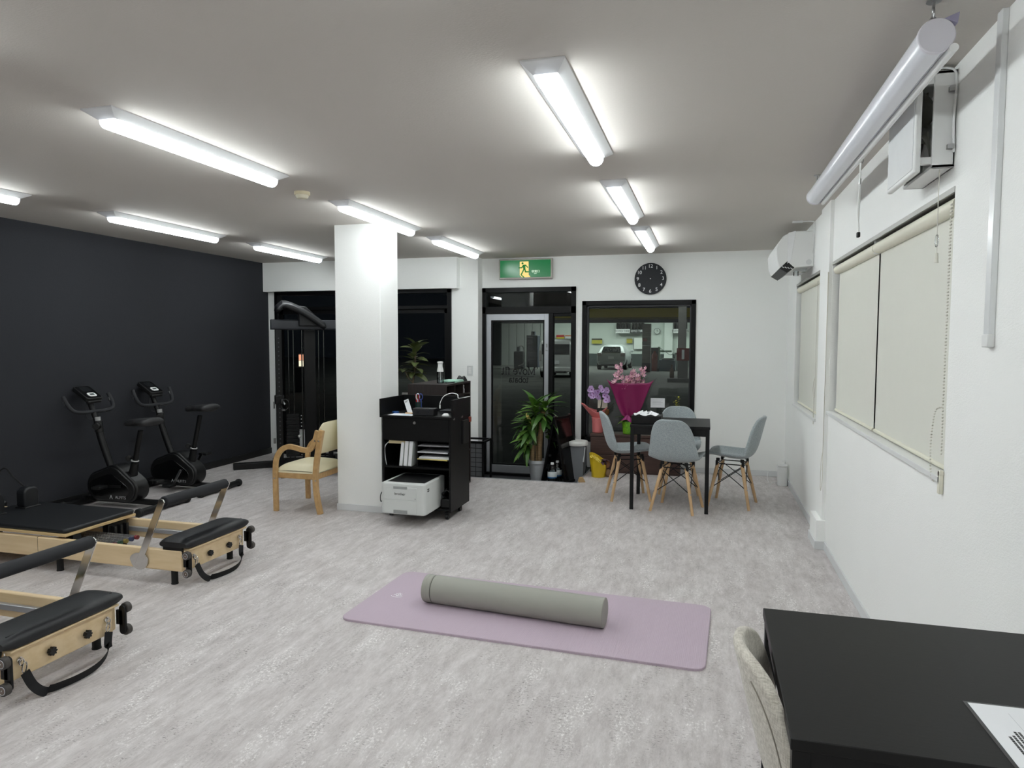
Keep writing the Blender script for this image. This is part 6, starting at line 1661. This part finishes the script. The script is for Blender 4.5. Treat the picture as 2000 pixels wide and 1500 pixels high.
def board(x0, x1, z0, z1, label, cols, y=45.85):
    o = thing('wall_sign', label, 'sign', ((x0 + x1) / 2, y, z0), group='signs on the workshop wall'); w_ = x1 - x0; h_ = z1 - z0
    for i, (c, a, b) in enumerate(cols): MB().box(-w_ / 2, w_ / 2, -.03 - .002 * i, 0, h_ * a, h_ * b).build('sign_band', P('sign %d %d %d' % c, c, .6), o)
board(-9.75, -9.2, 1.30, 1.86, 'yellow and red board on the workshop wall above the van', [((206, 190, 30), 0, .72), ((170, 40, 40), .72, 1)])
board(-9.15, -8.45, 1.30, 1.84, 'white list board with red heading beside the yellow board', [((196, 198, 200), 0, .86), ((180, 90, 50), .86, 1)])
board(-7.35, -6.65, 1.28, 1.62, 'low yellow board at the left of the shop window view', [((176, 170, 60), 0, .7), ((40, 40, 40), .7, 1)])
board(-5.05, -4.68, 1.32, 1.62, 'small yellow notice above the silver car', [((168, 160, 56), 0, .8), ((130, 120, 60), .8, 1)])
board(-3.25, -3.05, 1.45, 1.62, 'small red notice on the workshop pillar', [((140, 66, 60), 0, 1)], y=37.44)
o = thing('workshop_clock', 'small round clock on the workshop wall', 'clock', (-3.10, 45.9, 2.10))
MB().cyl((0, 0, 0), (0, -.05, 0), .20, n=24).build('rim', M_dg, o); MB().cyl((0, -.05, 0), (0, -.06, 0), .17, n=24).build('face', M_ww, o)
MB().box(-.01, .01, -.07, -.06, 0, .12).box(0, .09, -.07, -.06, -.01, .01).build('hand', M_black, o)
o = thing('whiteboard', 'pale framed board on the workshop wall right of the car', 'board', (-4.15, 45.85, .95))
MB().box(-.42, .42, -.03, 0, 0, .72).build('board_face', P('pale board', (216, 220, 216), .5), o); MB().box(-.45, .45, -.04, -.02, -.03, 0).box(-.45, -.42, -.04, -.02, 0, .72).box(.42, .45, -.04, -.02, 0, .72).build('board_frame', M_dg, o)
# machines
o = thing('tyre_machine', 'tangle of green and blue workshop equipment by the pillar', 'machine', (-2.1, 39.5, GZ))
MB().box(-.45, .45, -.3, .3, 0, .62).build('machine_base', P('machine blue', (86, 106, 122), .5), o, bev=.04)
MB().box(-.5, -.38, -.1, .1, 0, 1.35).box(-.5, .25, -.08, .08, 1.05, 1.15).build('machine_arm', P('machine green', (120, 150, 128), .5), o, bev=.02)
MB().cyl((.05, 0, .62), (.05, 0, .72), .34, n=24).build('turntable', M_steel, o)
MB().tube(smooth_path([(-.4, -.2, 1.3), (-.1, -.3, 1.1), (.2, -.3, .9), (.4, -.32, 1.0), (.5, -.3, .4)], 6), .02, 8).build('air_hose', P('pale hose', (160, 180, 170), .5), o)
o = thing('red_trolley', 'red gas bottle trolley beside the workshop pillar', 'trolley', (-2.72, 38.6, GZ))
MB().lathe([(.14, 0.04), (.15, .06), (.15, .9), (.06, 1.05), (.05, 1.12)], n=20).build('gas_bottle', P('red bottle', (130, 52, 46), .45), o)
MB().box(-.2, .2, .1, .16, 0, 1.3).build('trolley_frame', M_dg, o)
for s in (-1, 1): MB().cyl((s * .17, .05, .1), (s * .23, .05, .1), .1, n=18).build('wheel', M_rubber, o)
o = thing('water_tank', 'pale plastic container at the right of the workshop', 'container', (-1.30, 40.2, GZ))
MB().box(-.35, .35, -.3, .3, 0, .95).build('tank', P('pale tank', (190, 198, 196), .5), o, bev=.05); MB().box(-.38, .38, -.32, .32, .9, 1.02).build('tank_lid', P('grey lid', (140, 146, 146), .5), o)
o = thing('tool_cabinet', 'dark navy tool cabinet seen through the glass door', 'cabinet', (-9.95, 40.2, GZ)); o.scale = (1.37,) * 3
MB().box(-.26, .24, -.2, .25, .06, 1.45).build('cabinet_body', P('navy cabinet', (52, 58, 74), .5), o, bev=.02); MB().box(-.08, .08, -.1, .1, 1.45, 1.62).build('cabinet_top', P('navy cabinet', (52, 58, 74), .5), o)
for k in range(4): MB().box(-.2, .18, -.215, -.2, .2 + k * .3, .42 + k * .3).build('drawer', P('navy drawer', (60, 66, 84), .45), o, bev=.01)
for s in (-.2, .18): MB().cyl((s, 0, .03), (s + .03, 0, .03), .03, n=12).build('castor', M_rubber, o)
o = thing('floor_jack', 'dark machine with a pale hose loop seen through the glass door', 'machine', (-10.85, 40.4, GZ)); o.scale = (1.37,) * 3
MB().box(-.22, .2, -.2, .2, 0, .75).build('machine_body', P('dark machine', (46, 48, 54), .5), o, bev=.03)
MB().tube(smooth_path([(-.05, -.22, .95), (.18, -.22, .98), (.27, -.22, .7), (.25, -.22, .25), (.0, -.22, .12)], 6), .025, 8).build('hose', P('grey hose', (150, 152, 150), .5), o)
MB().box(-.1, .0, -.1, .1, .75, .95).build('machine_head', P('dark machine', (46, 48, 54), .5), o)
# lit window far beyond the dark side window
o = thing('lit_window', 'small bright shop window far off behind the dark glass', 'window', (-12.66, 20.0, .62))
for i in range(2):
    for j in range(2):
        c = ((255, 236, 210), (240, 160, 130), (250, 246, 240), (230, 110, 90))[(i * 2 + j) % 4]
        MB().box(-.22 + .22 * i, -.02 + .22 * i, 0, .03, .20 * j, .185 + .20 * j).build('lit_pane', emission('lit pane %d%d' % (i, j), c, .8), o)
MB().box(-.24, .24, .03, .06, -.02, .42).build('window_back', M_dg, o)
MB().box(-.24, .24, -.2, .06, -.82, -.02).build('sill_wall', M_dg, o)
